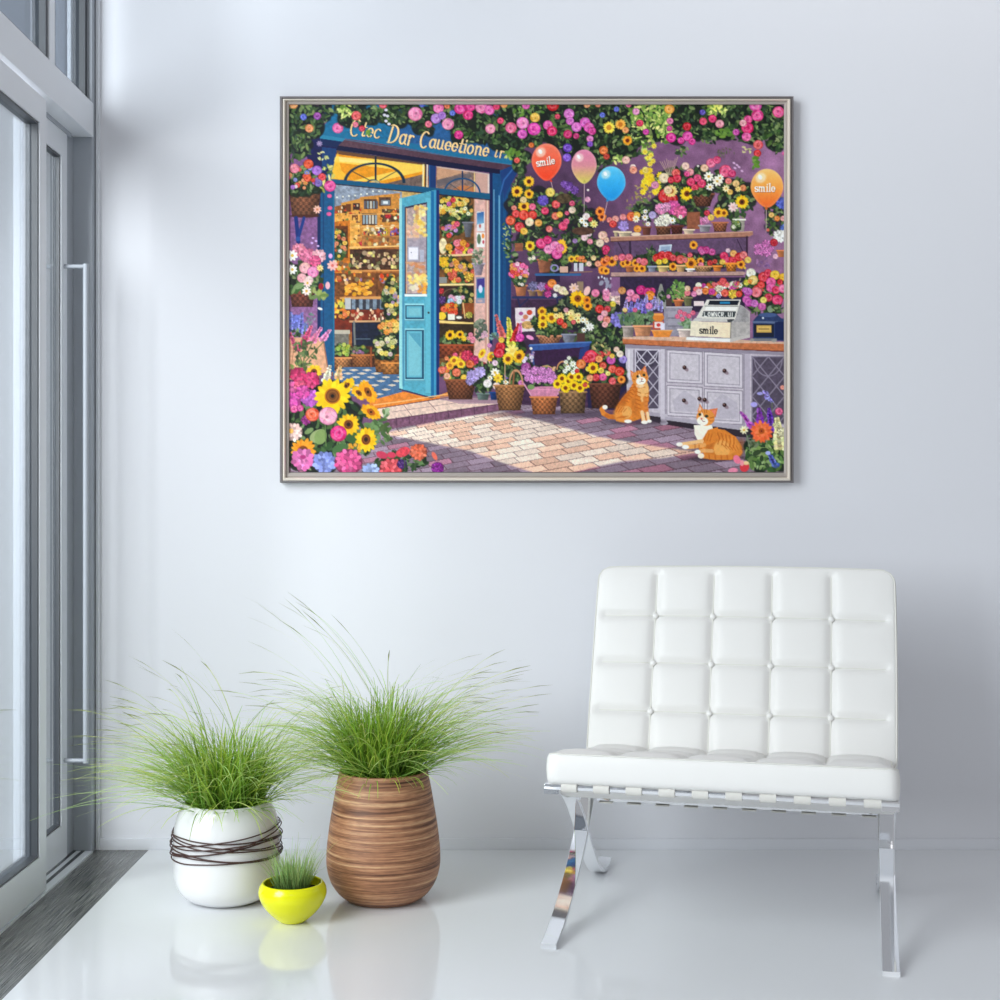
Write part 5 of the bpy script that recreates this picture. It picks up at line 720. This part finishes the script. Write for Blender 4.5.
for q in m_tint.node_tree.nodes:
    if q.type == 'BSDF_GLOSSY': q.inputs['Color'].default_value = (.42, .46, .52, 1)
    if q.type == 'BSDF_TRANSPARENT': q.inputs['Color'].default_value = (.82, .86, .89, 1)
m_strip = mat('grey_wood_strip', (.1, .1, .1), .2)
tc = N(m_strip, 'ShaderNodeTexCoord'); mp = N(m_strip, 'ShaderNodeMapping'); mp.inputs['Scale'].default_value = (170, 3.5, 1)
ns = N(m_strip, 'ShaderNodeTexNoise'); ns.inputs['Scale'].default_value = 2.2; ns.inputs['Detail'].default_value = 6
cr = N(m_strip, 'ShaderNodeValToRGB'); cr.color_ramp.elements[0].position = .35; cr.color_ramp.elements[0].color = (*srgb(44, 46, 46), 1); cr.color_ramp.elements[1].position = .68; cr.color_ramp.elements[1].color = (*srgb(142, 143, 140), 1)
L(m_strip, tc.outputs['Object'], mp.inputs[0]); L(m_strip, mp.outputs[0], ns.inputs['Vector']); L(m_strip, ns.outputs['Fac'], cr.inputs[0]); L(m_strip, cr.outputs[0], P(m_strip).inputs['Base Color'])
bp = N(m_strip, 'ShaderNodeBump'); bp.inputs['Strength'].default_value = .25; bp.inputs['Distance'].default_value = .002; L(m_strip, ns.outputs['Fac'], bp.inputs['Height']); L(m_strip, bp.outputs[0], P(m_strip).inputs['Normal'])
m_chrome = mat('polished_chrome', (.93, .94, .96), .05, 1)
m_leather = mat('white_leather', srgb(234, 233, 230), .42)
vo = N(m_leather, 'ShaderNodeTexVoronoi'); vo.inputs['Scale'].default_value = 420; bp = N(m_leather, 'ShaderNodeBump'); bp.inputs['Strength'].default_value = .05; bp.inputs['Distance'].default_value = .001
L(m_leather, vo.outputs['Distance'], bp.inputs['Height']); L(m_leather, bp.outputs[0], P(m_leather).inputs['Normal'])
m_pipe = mat('piping_leather', srgb(226, 225, 218), .45)
m_strap = mat('strap_leather', srgb(214, 212, 206), .5)
m_pale = mat('print_frame_metal', srgb(172, 163, 156), .6, .15)
m_cream = mat('frame_bead', srgb(238, 228, 214), .3, .2)
m_dk = mat('frame_outer', srgb(128, 123, 124), .35, .5)

# ---------------------------------------------------------------- room shell
struct(obj('wall_back', B(-1.19, 3.4, WALL_Y, WALL_Y+.15, 0, 3.4), m_wall))
struct(obj('floor', B(-1.03, 3.4, -2.2, WALL_Y+.15, -.1, 0), m_floor))
bm = B(-1.178, 3.4, WALL_Y-.012, WALL_Y, 0, .033, bev=.002); struct(obj('baseboard_back', bm, m_base, smooth=True, ang=40))
struct(obj('trim_1', B(-1.34, -1.03, -2.2, WALL_Y-.0125, -.1, .0), m_strip))
# facade: head beam, corner bead, jamb, upper mullion
bm = B(-1.245, FX, -2.2, 4.163, 2.129, 2.229, bev=.002); struct(obj('trim_2', bm, m_alu))
bm = B(-1.264, FX-.006, 4.166, WALL_Y+.15, 0, 3.4); box(bm, -1.262, -1.2465, 4.0875, 4.166, .007, 2.25); struct(obj('wall_left', bm, m_alud))
bm = B(-1.189, -1.178, 4.198, WALL_Y, 0, 3.4, bev=.002); struct(obj('trim_3', bm, m_alu))
def FY(px, X): return 1400*abs(X)/(492-px)
bm = B(-1.246, -1.2, FY(49.5, 1.2), FY(55, 1.2), 2.229, 3.4, bev=.002); struct(obj('trim_4', bm, m_alu))
bm = bmesh.new(); box(bm, -1.258, -1.238, 3.74, 4.12, 2.104+.012, 2.129); struct(obj('trim_5', bm, m_alud))
# the sliding track let into the sill
bm = bmesh.new(); box(bm, -1.30, -1.188, 2.0, 4.165, 0, .006); struct(obj('trim_6', bm, m_alu))
bm = bmesh.new()
for x in (-1.242, -1.216): box(bm, x-.005, x+.005, 3.73, 4.164, .006, .0075)
struct(obj('trim_7', bm, m_gasket))
def upper(n, y0, y1):
    w = empty('window_%d' % n, (-1.225, (y0+y1)/2, 2.229)); struct(w)
    bm = bmesh.new(); h = (y1-y0)/2
    for a, b, c, d in ((-h, -h+.018, 0, 1.17), (h-.018, h, 0, 1.17), (-h+.018, h-.018, 0, .02), (-h+.018, h-.018, 1.15, 1.17)): box(bm, -.022, .02, a, b, c, d)
    obj('window_frame', bm, m_gasket, w); obj('glass_pane', B(-.008, .002, -h+.018, h-.018, .02, 1.15), m_tint, w)
upper(1, 2.2, FY(49.5, 1.2)); upper(2, FY(55, 1.2), 4.164); upper(3, .6, 2.19); upper(4, -.9, .59); upper(5, -2.2, -.91)
def leaf(n, y0, y1, X, bottom=.012, back=-.02):
    w = empty('door_%d' % n, (X-.02, (y0+y1)/2, bottom)); struct(w); h = (y1-y0)/2; T = 2.115-bottom; s = .054
    bm = bmesh.new()
    for a, b, c, d in ((-h, -h+s, 0, T), (h-s, h, 0, T), (-h+s, h-s, 0, .11-bottom), (-h+s, h-s, 2.043-bottom, T)): box(bm, back, .02, a, b, c, d)
    obj('door_frame', bm, m_alu, w)
    bm = bmesh.new(); e = .006; z0, z1 = .11-bottom, 2.043-bottom
    for a, b, c, d in ((-h+s, -h+s+e, z0, z1), (h-s-e, h-s, z0, z1), (-h+s+e, h-s-e, z0, z0+e), (-h+s+e, h-s-e, z1-e, z1)): box(bm, back-.0005, .016, a, b, c, d)
    obj('glazing_bead', bm, m_gasket, w)
    obj('glass_pane', B(max(back, -.006)+.001, max(back, -.006)+.006, -h+s+e, h-s-e, z0+e, z1-e), m_glass, w)
    return w
leaf(1, 2.2, 3.732, FX-.003); d2 = leaf(2, 3.685, 4.085, -1.24, back=.001); obj('edge_cover', B(.0015, .0195, -.2045, -.2001, 0, 2.1), m_cover, d2); leaf(3, .64, 2.2, FX-.003); leaf(4, -.92, .64, FX-.003); leaf(5, -2.2, -.92, FX-.003)  # grey strip added over the far leaf's near edge to tone down its glare
# pull handle on the far leaf
hy = .40/2-.027; hz0, hz1 = .295-.012, 1.727-.012
bm = bmesh.new(); tube(bm, [(.083, hy, hz0-.007), (.083, hy, hz1+.007)], .0085, 16); hb = obj('handle_bar', bm, m_alud, d2, True, 50)
for z in (hz0, hz1):
    bm = bmesh.new(); tube(bm, [(.02, hy, z), (.083, hy, z)], .006, 12); obj('handle_bracket', bm, m_alud, d2, True, 50)

# ---------------------------------------------------------------- framed print
def frame_print():
    fy = WALL_Y-.040
    def wx(px, Y): return (px-492)*Y/1400
    def wz(py, Y): return 1.05-(py-500)*Y/1400
    root = empty('framed_print', ((wx(279.5, fy)+wx(794, fy))/2, WALL_Y, wz(482.6, fy)))
    tag(root, 'large framed print of a flower shop front, hanging on the wall', 'picture')
    ox, oy, oz = root.location
    Y0 = WALL_Y-.024                                      # the sheet sits back inside the moulding
    c = paint(); H, Wd = AH, AW
    xs = wx(AX0+(np.arange(Wd)+.5)/AS, Y0)-ox; zs = wz(AY0+(np.arange(H)+.5)/AS, Y0)-oz
    X, Z = np.meshgrid(xs, zs)
    co = np.stack([X, np.full_like(X, Y0-oy), Z], -1).reshape(-1, 3).astype(np.float32)
    i = np.arange(H*Wd).reshape(H, Wd)
    f = np.stack([i[:-1, :-1], i[1:, :-1], i[1:, 1:], i[:-1, 1:]], -1).reshape(-1, 4).astype(np.int32)
    me = bpy.data.meshes.new('print_sheet'); me.vertices.add(len(co)); me.vertices.foreach_set('co', co.ravel())
    me.loops.add(f.size); me.loops.foreach_set('vertex_index', f.ravel()); me.polygons.add(len(f)); me.polygons.foreach_set('loop_start', np.arange(0, f.size, 4, dtype=np.int32))
    me.update(calc_edges=True)
    lin = np.where(c <= .04045, c/12.92, ((c+.055)/1.055)**2.4).reshape(-1, 3)
    at = me.color_attributes.new('print', 'FLOAT_COLOR', 'POINT')
    at.data.foreach_set('color', np.concatenate([lin, np.ones((len(lin), 1))], 1).astype(np.float32).ravel())
    m = mat('printed_artwork', (1, 1, 1), .45, Specular_IOR_Level=.25); a = N(m, 'ShaderNodeAttribute', attribute_name='print'); 
    g = N(m, 'ShaderNodeVectorMath', operation='SCALE'); g.inputs['Scale'].default_value = PRINT_GAIN
    L(m, a.outputs['Color'], g.inputs[0]); L(m, g.outputs[0], P(m).inputs['Base Color'])
    me.materials.append(m); o = bpy.data.objects.new('print_sheet', me); C.objects.link(o); o.parent = root
    obj('backing_board', B(wx(284, Y0)-ox, wx(789, Y0)-ox, -.022, 0, wz(478, Y0)-oz, wz(100, Y0)-oz), m_dk, root)
    # moulding: rings of rectangular section, mitred
    def ring(name, a, b, d0, d1, m_, rnd=0):
        # a, b = outer / inner edge as (left, top, right, bottom) in sheet units; d0 back, d1 front
        bm = bmesh.new()
        def rect(e, d): Y = WALL_Y-d1; return [bm.verts.new((wx(x, Y)-ox, -d, wz(y, Y)-oz)) for x, y in ((e[0], e[1]), (e[2], e[1]), (e[2], e[3]), (e[0], e[3]))]
        mid = [(p*2+q)/3 for p, q in zip(a, b)]; mi2 = [(p+q*2)/3 for p, q in zip(a, b)]
        R_ = [rect(a, d0), rect(a, d1-rnd), rect(mid, d1), rect(mi2, d1), rect(b, d1-rnd), rect(b, d0)]
        for p, q in zip(R_, R_[1:]+R_[:1]):
            for k in range(4): bm.faces.new((p[k], p[(k+1) % 4], q[(k+1) % 4], q[k]))
        bmesh.ops.recalc_face_normals(bm, faces=bm.faces); obj(name, bm, m_, root)
    ring('outer_moulding', (279.6, 95.8, 793.9, 482.7), (282.8, 98.6, 790.6, 479.8), 0, .038, m_dk, .004)
    ring('raised_bead', (282.6, 98.4, 790.8, 480.6), (285.2, 100.2, 788, 477.6), .0, .043, m_cream, .004)
    ring('inner_moulding', (285.2, 100.2, 788.2, 477.8), (288.8, 104, 784.4, 472.8), .0, .032, m_pale, .002)
PRINT_GAIN = 1.0
frame_print()

# ---------------------------------------------------------------- plants
m_white = mat('white_glaze', srgb(224, 224, 225), .12)
m_wire = mat('brown_wire', srgb(70, 44, 40), .5)
m_soil = mat('dark_soil', srgb(38, 34, 22), .95)
m_yel = mat('yellow_glaze', srgb(228, 228, 6), .16)
m_wood = mat('layered_wood', (.3, .2, .1), .5)
tc = N(m_wood, 'ShaderNodeTexCoord'); mp = N(m_wood, 'ShaderNodeMapping'); mp.inputs['Scale'].default_value = (1.3, 1.3, 60)
n1 = N(m_wood, 'ShaderNodeTexNoise'); n1.inputs['Scale'].default_value = 2.2; n1.inputs['Detail'].default_value = 5; n1.inputs['Roughness'].default_value = .65
cr = N(m_wood, 'ShaderNodeValToRGB'); e = cr.color_ramp.elements
e[0].position = .3; e[0].color = (*srgb(72, 42, 26), 1); e[1].position = .72; e[1].color = (*srgb(214, 176, 134), 1)
x_ = e.new(.42); x_.color = (*srgb(132, 88, 62), 1); x_ = e.new(.54); x_.color = (*srgb(172, 122, 88), 1)
mp2 = N(m_wood, 'ShaderNodeMapping'); mp2.inputs['Scale'].default_value = (22, 22, 150); n2 = N(m_wood, 'ShaderNodeTexNoise'); n2.inputs['Scale'].default_value = 2; n2.inputs['Detail'].default_value = 3
mm = N(m_wood, 'ShaderNodeMixRGB', blend_type='OVERLAY'); mm.inputs[0].default_value = .45
L(m_wood, tc.outputs['Object'], mp.inputs[0]); L(m_wood, mp.outputs[0], n1.inputs['Vector']); L(m_wood, n1.outputs['Fac'], cr.inputs[0])
L(m_wood, tc.outputs['Object'], mp2.inputs[0]); L(m_wood, mp2.outputs[0], n2.inputs['Vector']); L(m_wood, cr.outputs[0], mm.inputs[1]); L(m_wood, n2.outputs['Fac'], mm.inputs[2]); L(m_wood, mm.outputs[0], P(m_wood).inputs['Base Color'])
bp = N(m_wood, 'ShaderNodeBump'); bp.inputs['Strength'].default_value = .5; bp.inputs['Distance'].default_value = .004; L(m_wood, n1.outputs['Fac'], bp.inputs['Height']); L(m_wood, bp.outputs[0], P(m_wood).inputs['Normal'])
m_grass = bpy.data.materials.new('grass_blade'); m_grass.use_nodes = True
a_ = N(m_grass, 'ShaderNodeAttribute', attribute_name='tone'); P(m_grass).inputs['Roughness'].default_value = .5; L(m_grass, a_.outputs['Color'], P(m_grass).inputs['Base Color'])
tl = N(m_grass, 'ShaderNodeBsdfTranslucent'); L(m_grass, a_.outputs['Color'], tl.inputs[0]); mx = N(m_grass, 'ShaderNodeMixShader'); mx.inputs[0].default_value = .35
L(m_grass, P(m_grass).outputs[0], mx.inputs[1]); L(m_grass, tl.outputs[0], mx.inputs[2]); L(m_grass, mx.outputs[0], m_grass.node_tree.nodes['Material Output'].inputs[0])

def grass(parent, blades, seed, z0):
    # blades: (count, root radius, length range, start tilt range, end tilt range, width, tone, az choice, seed head)
    r = random.Random(seed); V = []; F = []; K = []
    for (n, rr, (l0, l1), (a0, a1), (b0, b1), wd, (c0, c1), az, tip) in blades:
        for _ in range(n):
            q = rr*math.sqrt(r.random()); ph = r.uniform(0, 2*PI); x, y, z = q*math.cos(ph), q*math.sin(ph), z0
            if az is None: az_ = ph+r.uniform(-.9, .9)
            else:
                s_ = r.choice(az); az_ = s_[0]+r.gauss(0, s_[1])
            Ln = r.uniform(l0, l1); t0 = math.radians(r.uniform(a0, a1)); t1 = math.radians(r.uniform(b0, b1)); n_seg = 12 if Ln > .2 else 7
            j = r.uniform(.78, 1.2); side = Vector((-math.sin(az_), math.cos(az_), 0)); base = len(V); tw = r.uniform(-.6, .6); pw = r.uniform(1.0, 1.7); wob = r.uniform(-.25, .25)
            yl = r.uniform(.85, 1.25)
            for k in range(n_seg+1):
                s = k/n_seg; th = t0+(t1-t0)*s**pw; aa = az_+wob*s
                w_ = wd*(1-.8*s**1.5)*(.5 if k == 0 else 1)/2
                if tip and k >= n_seg-1: w_ = wd*.62 if k == n_seg-1 else wd*.1
                up = Vector((-math.cos(aa)*math.cos(th), -math.sin(aa)*math.cos(th), math.sin(th)))
                sd = side*math.cos(tw)+up*math.sin(tw)
                p = Vector((x, y, z)); V += [p-sd*w_, p+sd*w_]
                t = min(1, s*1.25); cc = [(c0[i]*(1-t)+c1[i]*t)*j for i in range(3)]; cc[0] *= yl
                if tip and k >= n_seg-1: cc = [.30, .33, .14]
                K += [cc, cc]
                d = Ln/n_seg; x += d*math.sin(th)*math.cos(aa); y += d*math.sin(th)*math.sin(aa); z += d*math.cos(th)
            for k in range(n_seg): b = base+2*k; F.append((b, b+1, b+3, b+2))
    me = bpy.data.meshes.new('foliage'); me.from_pydata([tuple(v) for v in V], [], F); me.shade_smooth()
    at = me.color_attributes.new('tone', 'FLOAT_COLOR', 'POINT'); at.data.foreach_set('color', np.array([(*k, 1) for k in K], np.float32).ravel())
    me.materials.append(m_grass); o = bpy.data.objects.new('foliage', me); C.objects.link(o); o.parent = parent; return o
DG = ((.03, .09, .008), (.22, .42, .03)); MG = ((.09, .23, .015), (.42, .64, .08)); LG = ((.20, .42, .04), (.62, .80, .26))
LFT, RGT = (PI, .5), (0, .5); 

p1 = empty('potted_plant', (-.697, 3.68, 0))
tag(p1, 'wispy green grass in a rounded white pot wound with brown wire', 'plant')
prof = [(.070, .002), (.074, 0), (.088, .004), (.112, .018), (.129, .042), (.136, .075), (.138, .115), (.138, .155), (.136, .19), (.129, .222), (.119, .245), (.110, .2585), (.1075, .2595), (.104, .2575), (.106, .245), (.106, .22)]
obj('pot', lathe(bmesh.new(), spline(prof, 4), 96), m_white, p1, True, 60)
obj('soil', lathe(bmesh.new(), [(.1055, .228), (.1055, .238), (.05, .241)], 48), m_soil, p1, True)
r = random.Random(4)
def pot_r(z): return float(np.interp(z, [.1, .155, .19, .222, .245], [.138, .138, .136, .129, .119]))
for k, (z0, amp, ph) in enumerate(((.118, .005, .3), (.123, .008, 3.4), (.132, .012, 2.9), (.143, .02, -.2), (.150, .014, 3.3), (.158, .008, .2), (.163, .016, 2.8), (.172, .022, .1), (.155, .031, .25), (.168, .006, 3.8))):
    bm = bmesh.new(); pts = []
    for i in range(96):
        a = 2*PI*i/96; z = z0+.009+amp*math.cos(a-ph)+.002*math.sin(3*a+k); R_ = pot_r(z)+.0032+.0016*(k % 3)+.0012*math.sin(5*a+k*2)**2
        pts.append((R_*math.cos(a), R_*math.sin(a), z))
    obj('wire_wrap', tube(bm, pts, .0017, 6, True), m_wire, p1, True)
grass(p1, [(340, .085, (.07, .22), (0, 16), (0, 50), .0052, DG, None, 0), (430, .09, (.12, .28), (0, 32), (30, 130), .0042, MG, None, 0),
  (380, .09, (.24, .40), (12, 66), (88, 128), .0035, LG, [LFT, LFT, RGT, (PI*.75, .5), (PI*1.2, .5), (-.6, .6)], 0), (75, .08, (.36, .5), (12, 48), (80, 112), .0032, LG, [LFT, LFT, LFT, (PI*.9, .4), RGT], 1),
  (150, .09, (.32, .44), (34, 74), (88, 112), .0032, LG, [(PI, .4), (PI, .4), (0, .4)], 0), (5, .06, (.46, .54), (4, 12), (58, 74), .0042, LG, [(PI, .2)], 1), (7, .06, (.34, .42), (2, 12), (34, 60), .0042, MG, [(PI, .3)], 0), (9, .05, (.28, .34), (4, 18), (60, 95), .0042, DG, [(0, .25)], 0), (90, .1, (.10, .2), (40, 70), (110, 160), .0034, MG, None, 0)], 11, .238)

p2 = empty('potted_plant', (-.286, 3.69, 0))
tag(p2, 'wispy green grass in the tall pot of banded brown wood', 'plant')
prof = [(.084, .002), (.087, 0), (.100, .006), (.120, .022), (.1375, .048), (.147, .078), (.150, .105), (.1485, .14), (.144, .18), (.138, .22), (.131, .26), (.124, .30), (.117, .333), (.1155, .338), (.111, .338), (.110, .325), (.112, .30)]
obj('pot', lathe(bmesh.new(), spline(prof, 4), 96), m_wood, p2, True, 60)
obj('soil', lathe(bmesh.new(), [(.1115, .305), (.111, .316), (.05, .319)], 48), m_soil, p2, True)
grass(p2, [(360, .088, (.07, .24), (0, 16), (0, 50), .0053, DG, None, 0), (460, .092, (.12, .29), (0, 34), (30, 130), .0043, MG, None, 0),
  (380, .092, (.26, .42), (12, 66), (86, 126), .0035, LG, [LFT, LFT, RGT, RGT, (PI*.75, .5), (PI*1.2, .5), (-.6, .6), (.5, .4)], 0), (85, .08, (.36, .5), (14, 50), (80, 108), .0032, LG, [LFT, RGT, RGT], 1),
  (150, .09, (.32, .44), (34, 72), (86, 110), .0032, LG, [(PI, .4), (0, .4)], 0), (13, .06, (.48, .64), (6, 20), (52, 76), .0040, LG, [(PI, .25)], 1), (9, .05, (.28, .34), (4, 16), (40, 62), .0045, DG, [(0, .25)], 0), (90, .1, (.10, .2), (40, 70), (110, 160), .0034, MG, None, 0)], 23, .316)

p3 = empty('potted_plant', (-.497, 3.49, 0))
tag(p3, 'small tuft of grass in a low yellow bowl between the two bigger pots', 'plant')
prof = [(.026, .001), (.028, 0), (.034, .003), (.052, .018), (.070, .038), (.081, .058), (.0845, .072), (.0825, .086), (.0765, .096), (.0735, .0985), (.0705, .0965), (.074, .086), (.076, .074)]
obj('pot', lathe(bmesh.new(), spline(prof, 4), 80), m_yel, p3, True, 60)
obj('soil', lathe(bmesh.new(), [(.074, .066), (.0745, .074), (.04, .079)], 48), m_soil, p3, True)
FG = ((.07, .16, .03), (.42, .62, .22))
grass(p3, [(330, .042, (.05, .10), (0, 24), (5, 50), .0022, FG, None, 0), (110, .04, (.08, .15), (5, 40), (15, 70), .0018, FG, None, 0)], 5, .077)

# ---------------------------------------------------------------- lounge chair
ch = empty('lounge_chair', (.509, 3.181, 0), math.radians(-14.3))
tag(ch, 'white tufted leather lounge chair on crossed chrome legs', 'chair')
def cushion(W_, Ln, T, nc, nr, xf, corner, puff, edge=.011, res=14, sideb=.002, rim=.75, dm=.3):
    """closed cushion; local (x across, v along, w up from underside) put through xf"""
    bm = bmesh.new(); nx, ny = nc*res, nr*res; a, b = W_/2-edge, Ln/2-edge
    def seam(u, n):
        if round(u*n) in (0, n) and abs(u*n-round(u*n)) < .5: return 1
        f = (u*n) % 1; f = abs(2*f-1); return 1-f**9
    def rnd(x, y):
        qx, qy = abs(x)-(a-corner), abs(y)-(b-corner)
        if qx > 0 and qy > 0:
            m_ = max(qx, qy)/math.hypot(qx, qy); x = math.copysign(a-corner+qx*m_, x); y = math.copysign(b-corner+qy*m_, y)
        return x, y
    G = []
    for j in range(ny+1):
        row = []
        for i in range(nx+1):
            u, v = i/nx, j/ny; x, y = rnd((2*u-1)*a, (2*v-1)*b)
            s = seam(u, nc)*seam(v, nr)
            dome = (math.sin(PI*((u*nc) % 1))*math.sin(PI*((v*nr) % 1)))**.45 if 0 < i < nx and 0 < j < ny else 0
            h = puff*((1-dm)*s+dm*max(0, dome)); e_ = min(u*nc, (1-u)*nc, v*nr, (1-v)*nr); k_ = min(1, e_/.14); k_ = k_*k_*(3-2*k_); h = puff*rim*(1-k_)+h*k_
            # buttons pull the crossings down
            fu, fv = abs(u*nc-round(u*nc)), abs(v*nr-round(v*nr)); iu, iv = round(u*nc), round(v*nr)
            if 0 < iu < nc and 0 < iv < nr: h -= puff*.35*math.exp(-((fu/.10)**2+(fv/.10)**2))
            row.append((x, y, T-puff+h))
        G.append(row)
    vg = [[bm.verts.new(xf(x, y, z)) for x, y, z in row] for row in G]
    for j in range(ny):
        for i in range(nx): bm.faces.new((vg[j][i], vg[j][i+1], vg[j+1][i+1], vg[j+1][i]))
    loop = [(0, i) for i in range(nx)]+[(j, nx) for j in range(ny)]+[(ny, i) for i in range(nx, 0, -1)]+[(j, 0) for j in range(ny, 0, -1)]
    pl = [G[j][i] for j, i in loop]; prev = [vg[j][i] for j, i in loop]; M = len(loop)
    nrm = []
    for k in range(M):
        p, q = pl[k-1], pl[(k+1) % M]; d = Vector((q[0]-p[0], q[1]-p[1], 0)).normalized(); nrm.append((d.y, -d.x))
    steps = [(edge*.45, .0015, 1), (edge*.8, .005, 1), (edge, .011, 1)]+[(edge+sideb*math.sin(PI*s), s, 2) for s in (.25, .5, .75)]+[(edge, .011, 3), (edge*.75, .004, 3), (edge*.2, 0, 3)]
    for off, zz, kind in steps:
        cur = []
        for k in range(M):
            zt = pl[k][2]; z = zt-zz if kind == 1 else ((zt-.011)*(1-zz)+.011*zz if kind == 2 else zz)
            cur.append(bm.verts.new(xf(pl[k][0]+nrm[k][0]*off, pl[k][1]+nrm[k][1]*off, z)))
        for k in range(M): bm.faces.new((prev[k], cur[k], cur[(k+1) % M], prev[(k+1) % M]))
        prev = cur
    bm.faces.new(prev[::-1]); bmesh.ops.recalc_face_normals(bm, faces=bm.faces)
    edge_path = [(pl[k][0]+nrm[k][0]*edge*.75, pl[k][1]+nrm[k][1]*edge*.75, pl[k][2]-.003) for k in range(M)]
    return bm, a, b, edge_path
def dress(parent, xf, W_, Ln, T, nc, nr, a, b, puff, ep):
    zz = T-puff
    bm = bmesh.new(); tube(bm, [xf(*p) for p in ep[::2]], .0019, 6, True); obj('piping', bm, m_pipe, parent, True)
    bm = bmesh.new()
    for i in range(1, nc):
        x = (2*i/nc-1)*a; tube(bm, [xf(x, (2*j/24-1)*b, zz+.0012) for j in range(25)], .0017, 6)
    for j in range(1, nr):
        y = (2*j/nr-1)*b; tube(bm, [xf((2*i/24-1)*a, y, zz+.0012) for i in range(25)], .0017, 6)
    obj('seam_piping', bm, m_pipe, parent, True)
    for i in range(1, nc):
        for j in range(1, nr):
            bm = bmesh.new(); x, y = (2*i/nc-1)*a, (2*j/nr-1)*b; rings = []
            for rr, h in ((.0085, -.002), (.0085, .002), (.0065, .005), (.003, .0065)):
                rings.append([bm.verts.new(xf(x+rr*math.cos(q*PI/6), y+rr*math.sin(q*PI/6), zz+h)) for q in range(12)])
            for p, q in zip(rings, rings[1:]):
                for k in range(12): bm.faces.new((p[k], p[(k+1) % 12], q[(k+1) % 12], q[k]))
            bm.faces.new(rings[-1]); bm.faces.new(rings[0][::-1]); bmesh.ops.recalc_face_normals(bm, faces=bm.faces)
            obj('button', bm, m_leather, parent, True)
# seat: runs back from the front rail, sinking towards the rear
SL = math.radians(-8.3); SLn = .58
def xf_seat(x, v, w):
    s = v+SLn/2; t0, z0 = -.004, .391
    sag = -.010*math.sin(PI*min(1, max(0, s/SLn)))
    w -= .042*math.sin(PI*min(1, max(0, s/SLn)))*(1-min(1, w/.083))
    return (x+.003, t0+s*math.cos(SL)-w*math.sin(SL)*.3, z0+s*math.sin(SL)+w+sag)
bm, a, b, ep = cushion(.797, SLn, .083, 5, 4, xf_seat, .010, .020, rim=.3, dm=.55)
sc_ = obj('seat_cushion', bm, m_leather, ch, True, 60); dress(sc_, xf_seat, .797, SLn, .083, 5, 4, a, b, .020, ep)
BA = math.radians(22.5); BLn = .565
def xf_back(x, v, w):
    s = v+BLn/2-.035; bow = .012*math.sin(PI*s/BLn)                     # slightly hollow, following the curved bars
    x2 = .006+x*(1-.008*((s/BLn-.5)*2)**2)
    f = w-.078; t = .548+s*math.sin(BA)-f*math.cos(BA)*1+bow; z = .374+s*math.cos(BA)+f*math.sin(BA)+.006*(1-(x/.4)**2)*(s/BLn)
    return (x2, t, z)
bm, a, b, ep = cushion(.824, BLn, .078, 5, 4, xf_back, .028, .017)
bc_ = obj('back_cushion', bm, m_leather, ch, True, 60); dress(bc_, xf_back, .824, BLn, .078, 5, 4, a, b, .017, ep)
longbar = spline([(-.006, .0062), (.05, .016), (.12, .036), (.21, .070), (.32, .122), (.42, .186), (.52, .262), (.61, .352), (.682, .47), (.738, .60), (.79, .74), (.812, .80)], 7)
sbar = spline([(.03, .362), (.10, .356), (.19, .335), (.27, .296), (.35, .24), (.42, .180), (.49, .118), (.57, .058), (.64, .022), (.70, .009), (.742, .0068), (.778, .018)], 7)
for sx in (-1, 1):
    xm = -.388 if sx < 0 else .383; x0, x1 = xm-.019, xm+.019
    bm = bmesh.new(); ribbon(bm, longbar, x0, x1, .012, .0012); ribbon(bm, sbar, x0+.0004, x1-.0004, .012, .0012)
    obj('side_frame', bm, m_chrome, ch, True, 35)
def rail(name, t, z, w=.033, h=.012, X=.40):
    obj(name, B(-X, X, t-w/2, t+w/2, z-h/2, z+h/2, bev=.002), m_chrome, ch, True, 40)
rail('front_rail', .028, .3765, X=.402); rail('rear_rail', .527, .250, .012, .022, .366)
rail('top_rail', .806, .782, .012, .033, .363)
for k in range(10):
    xc = -.402+.060+k*.0762
    p = spline([(.05, .3672), (.03, .3665), (.012, .3670), (.0065, .3765), (.012, .3865), (.03, .388), (.07, .379), (.2, .340), (.35, .302), (.5, .266), (.527, .264), (.538, .252), (.53, .236), (.515, .236)], 4)
    obj('strap', ribbon(bmesh.new(), p, xc-.0185, xc+.0185, .003), m_strap, ch, True, 50)
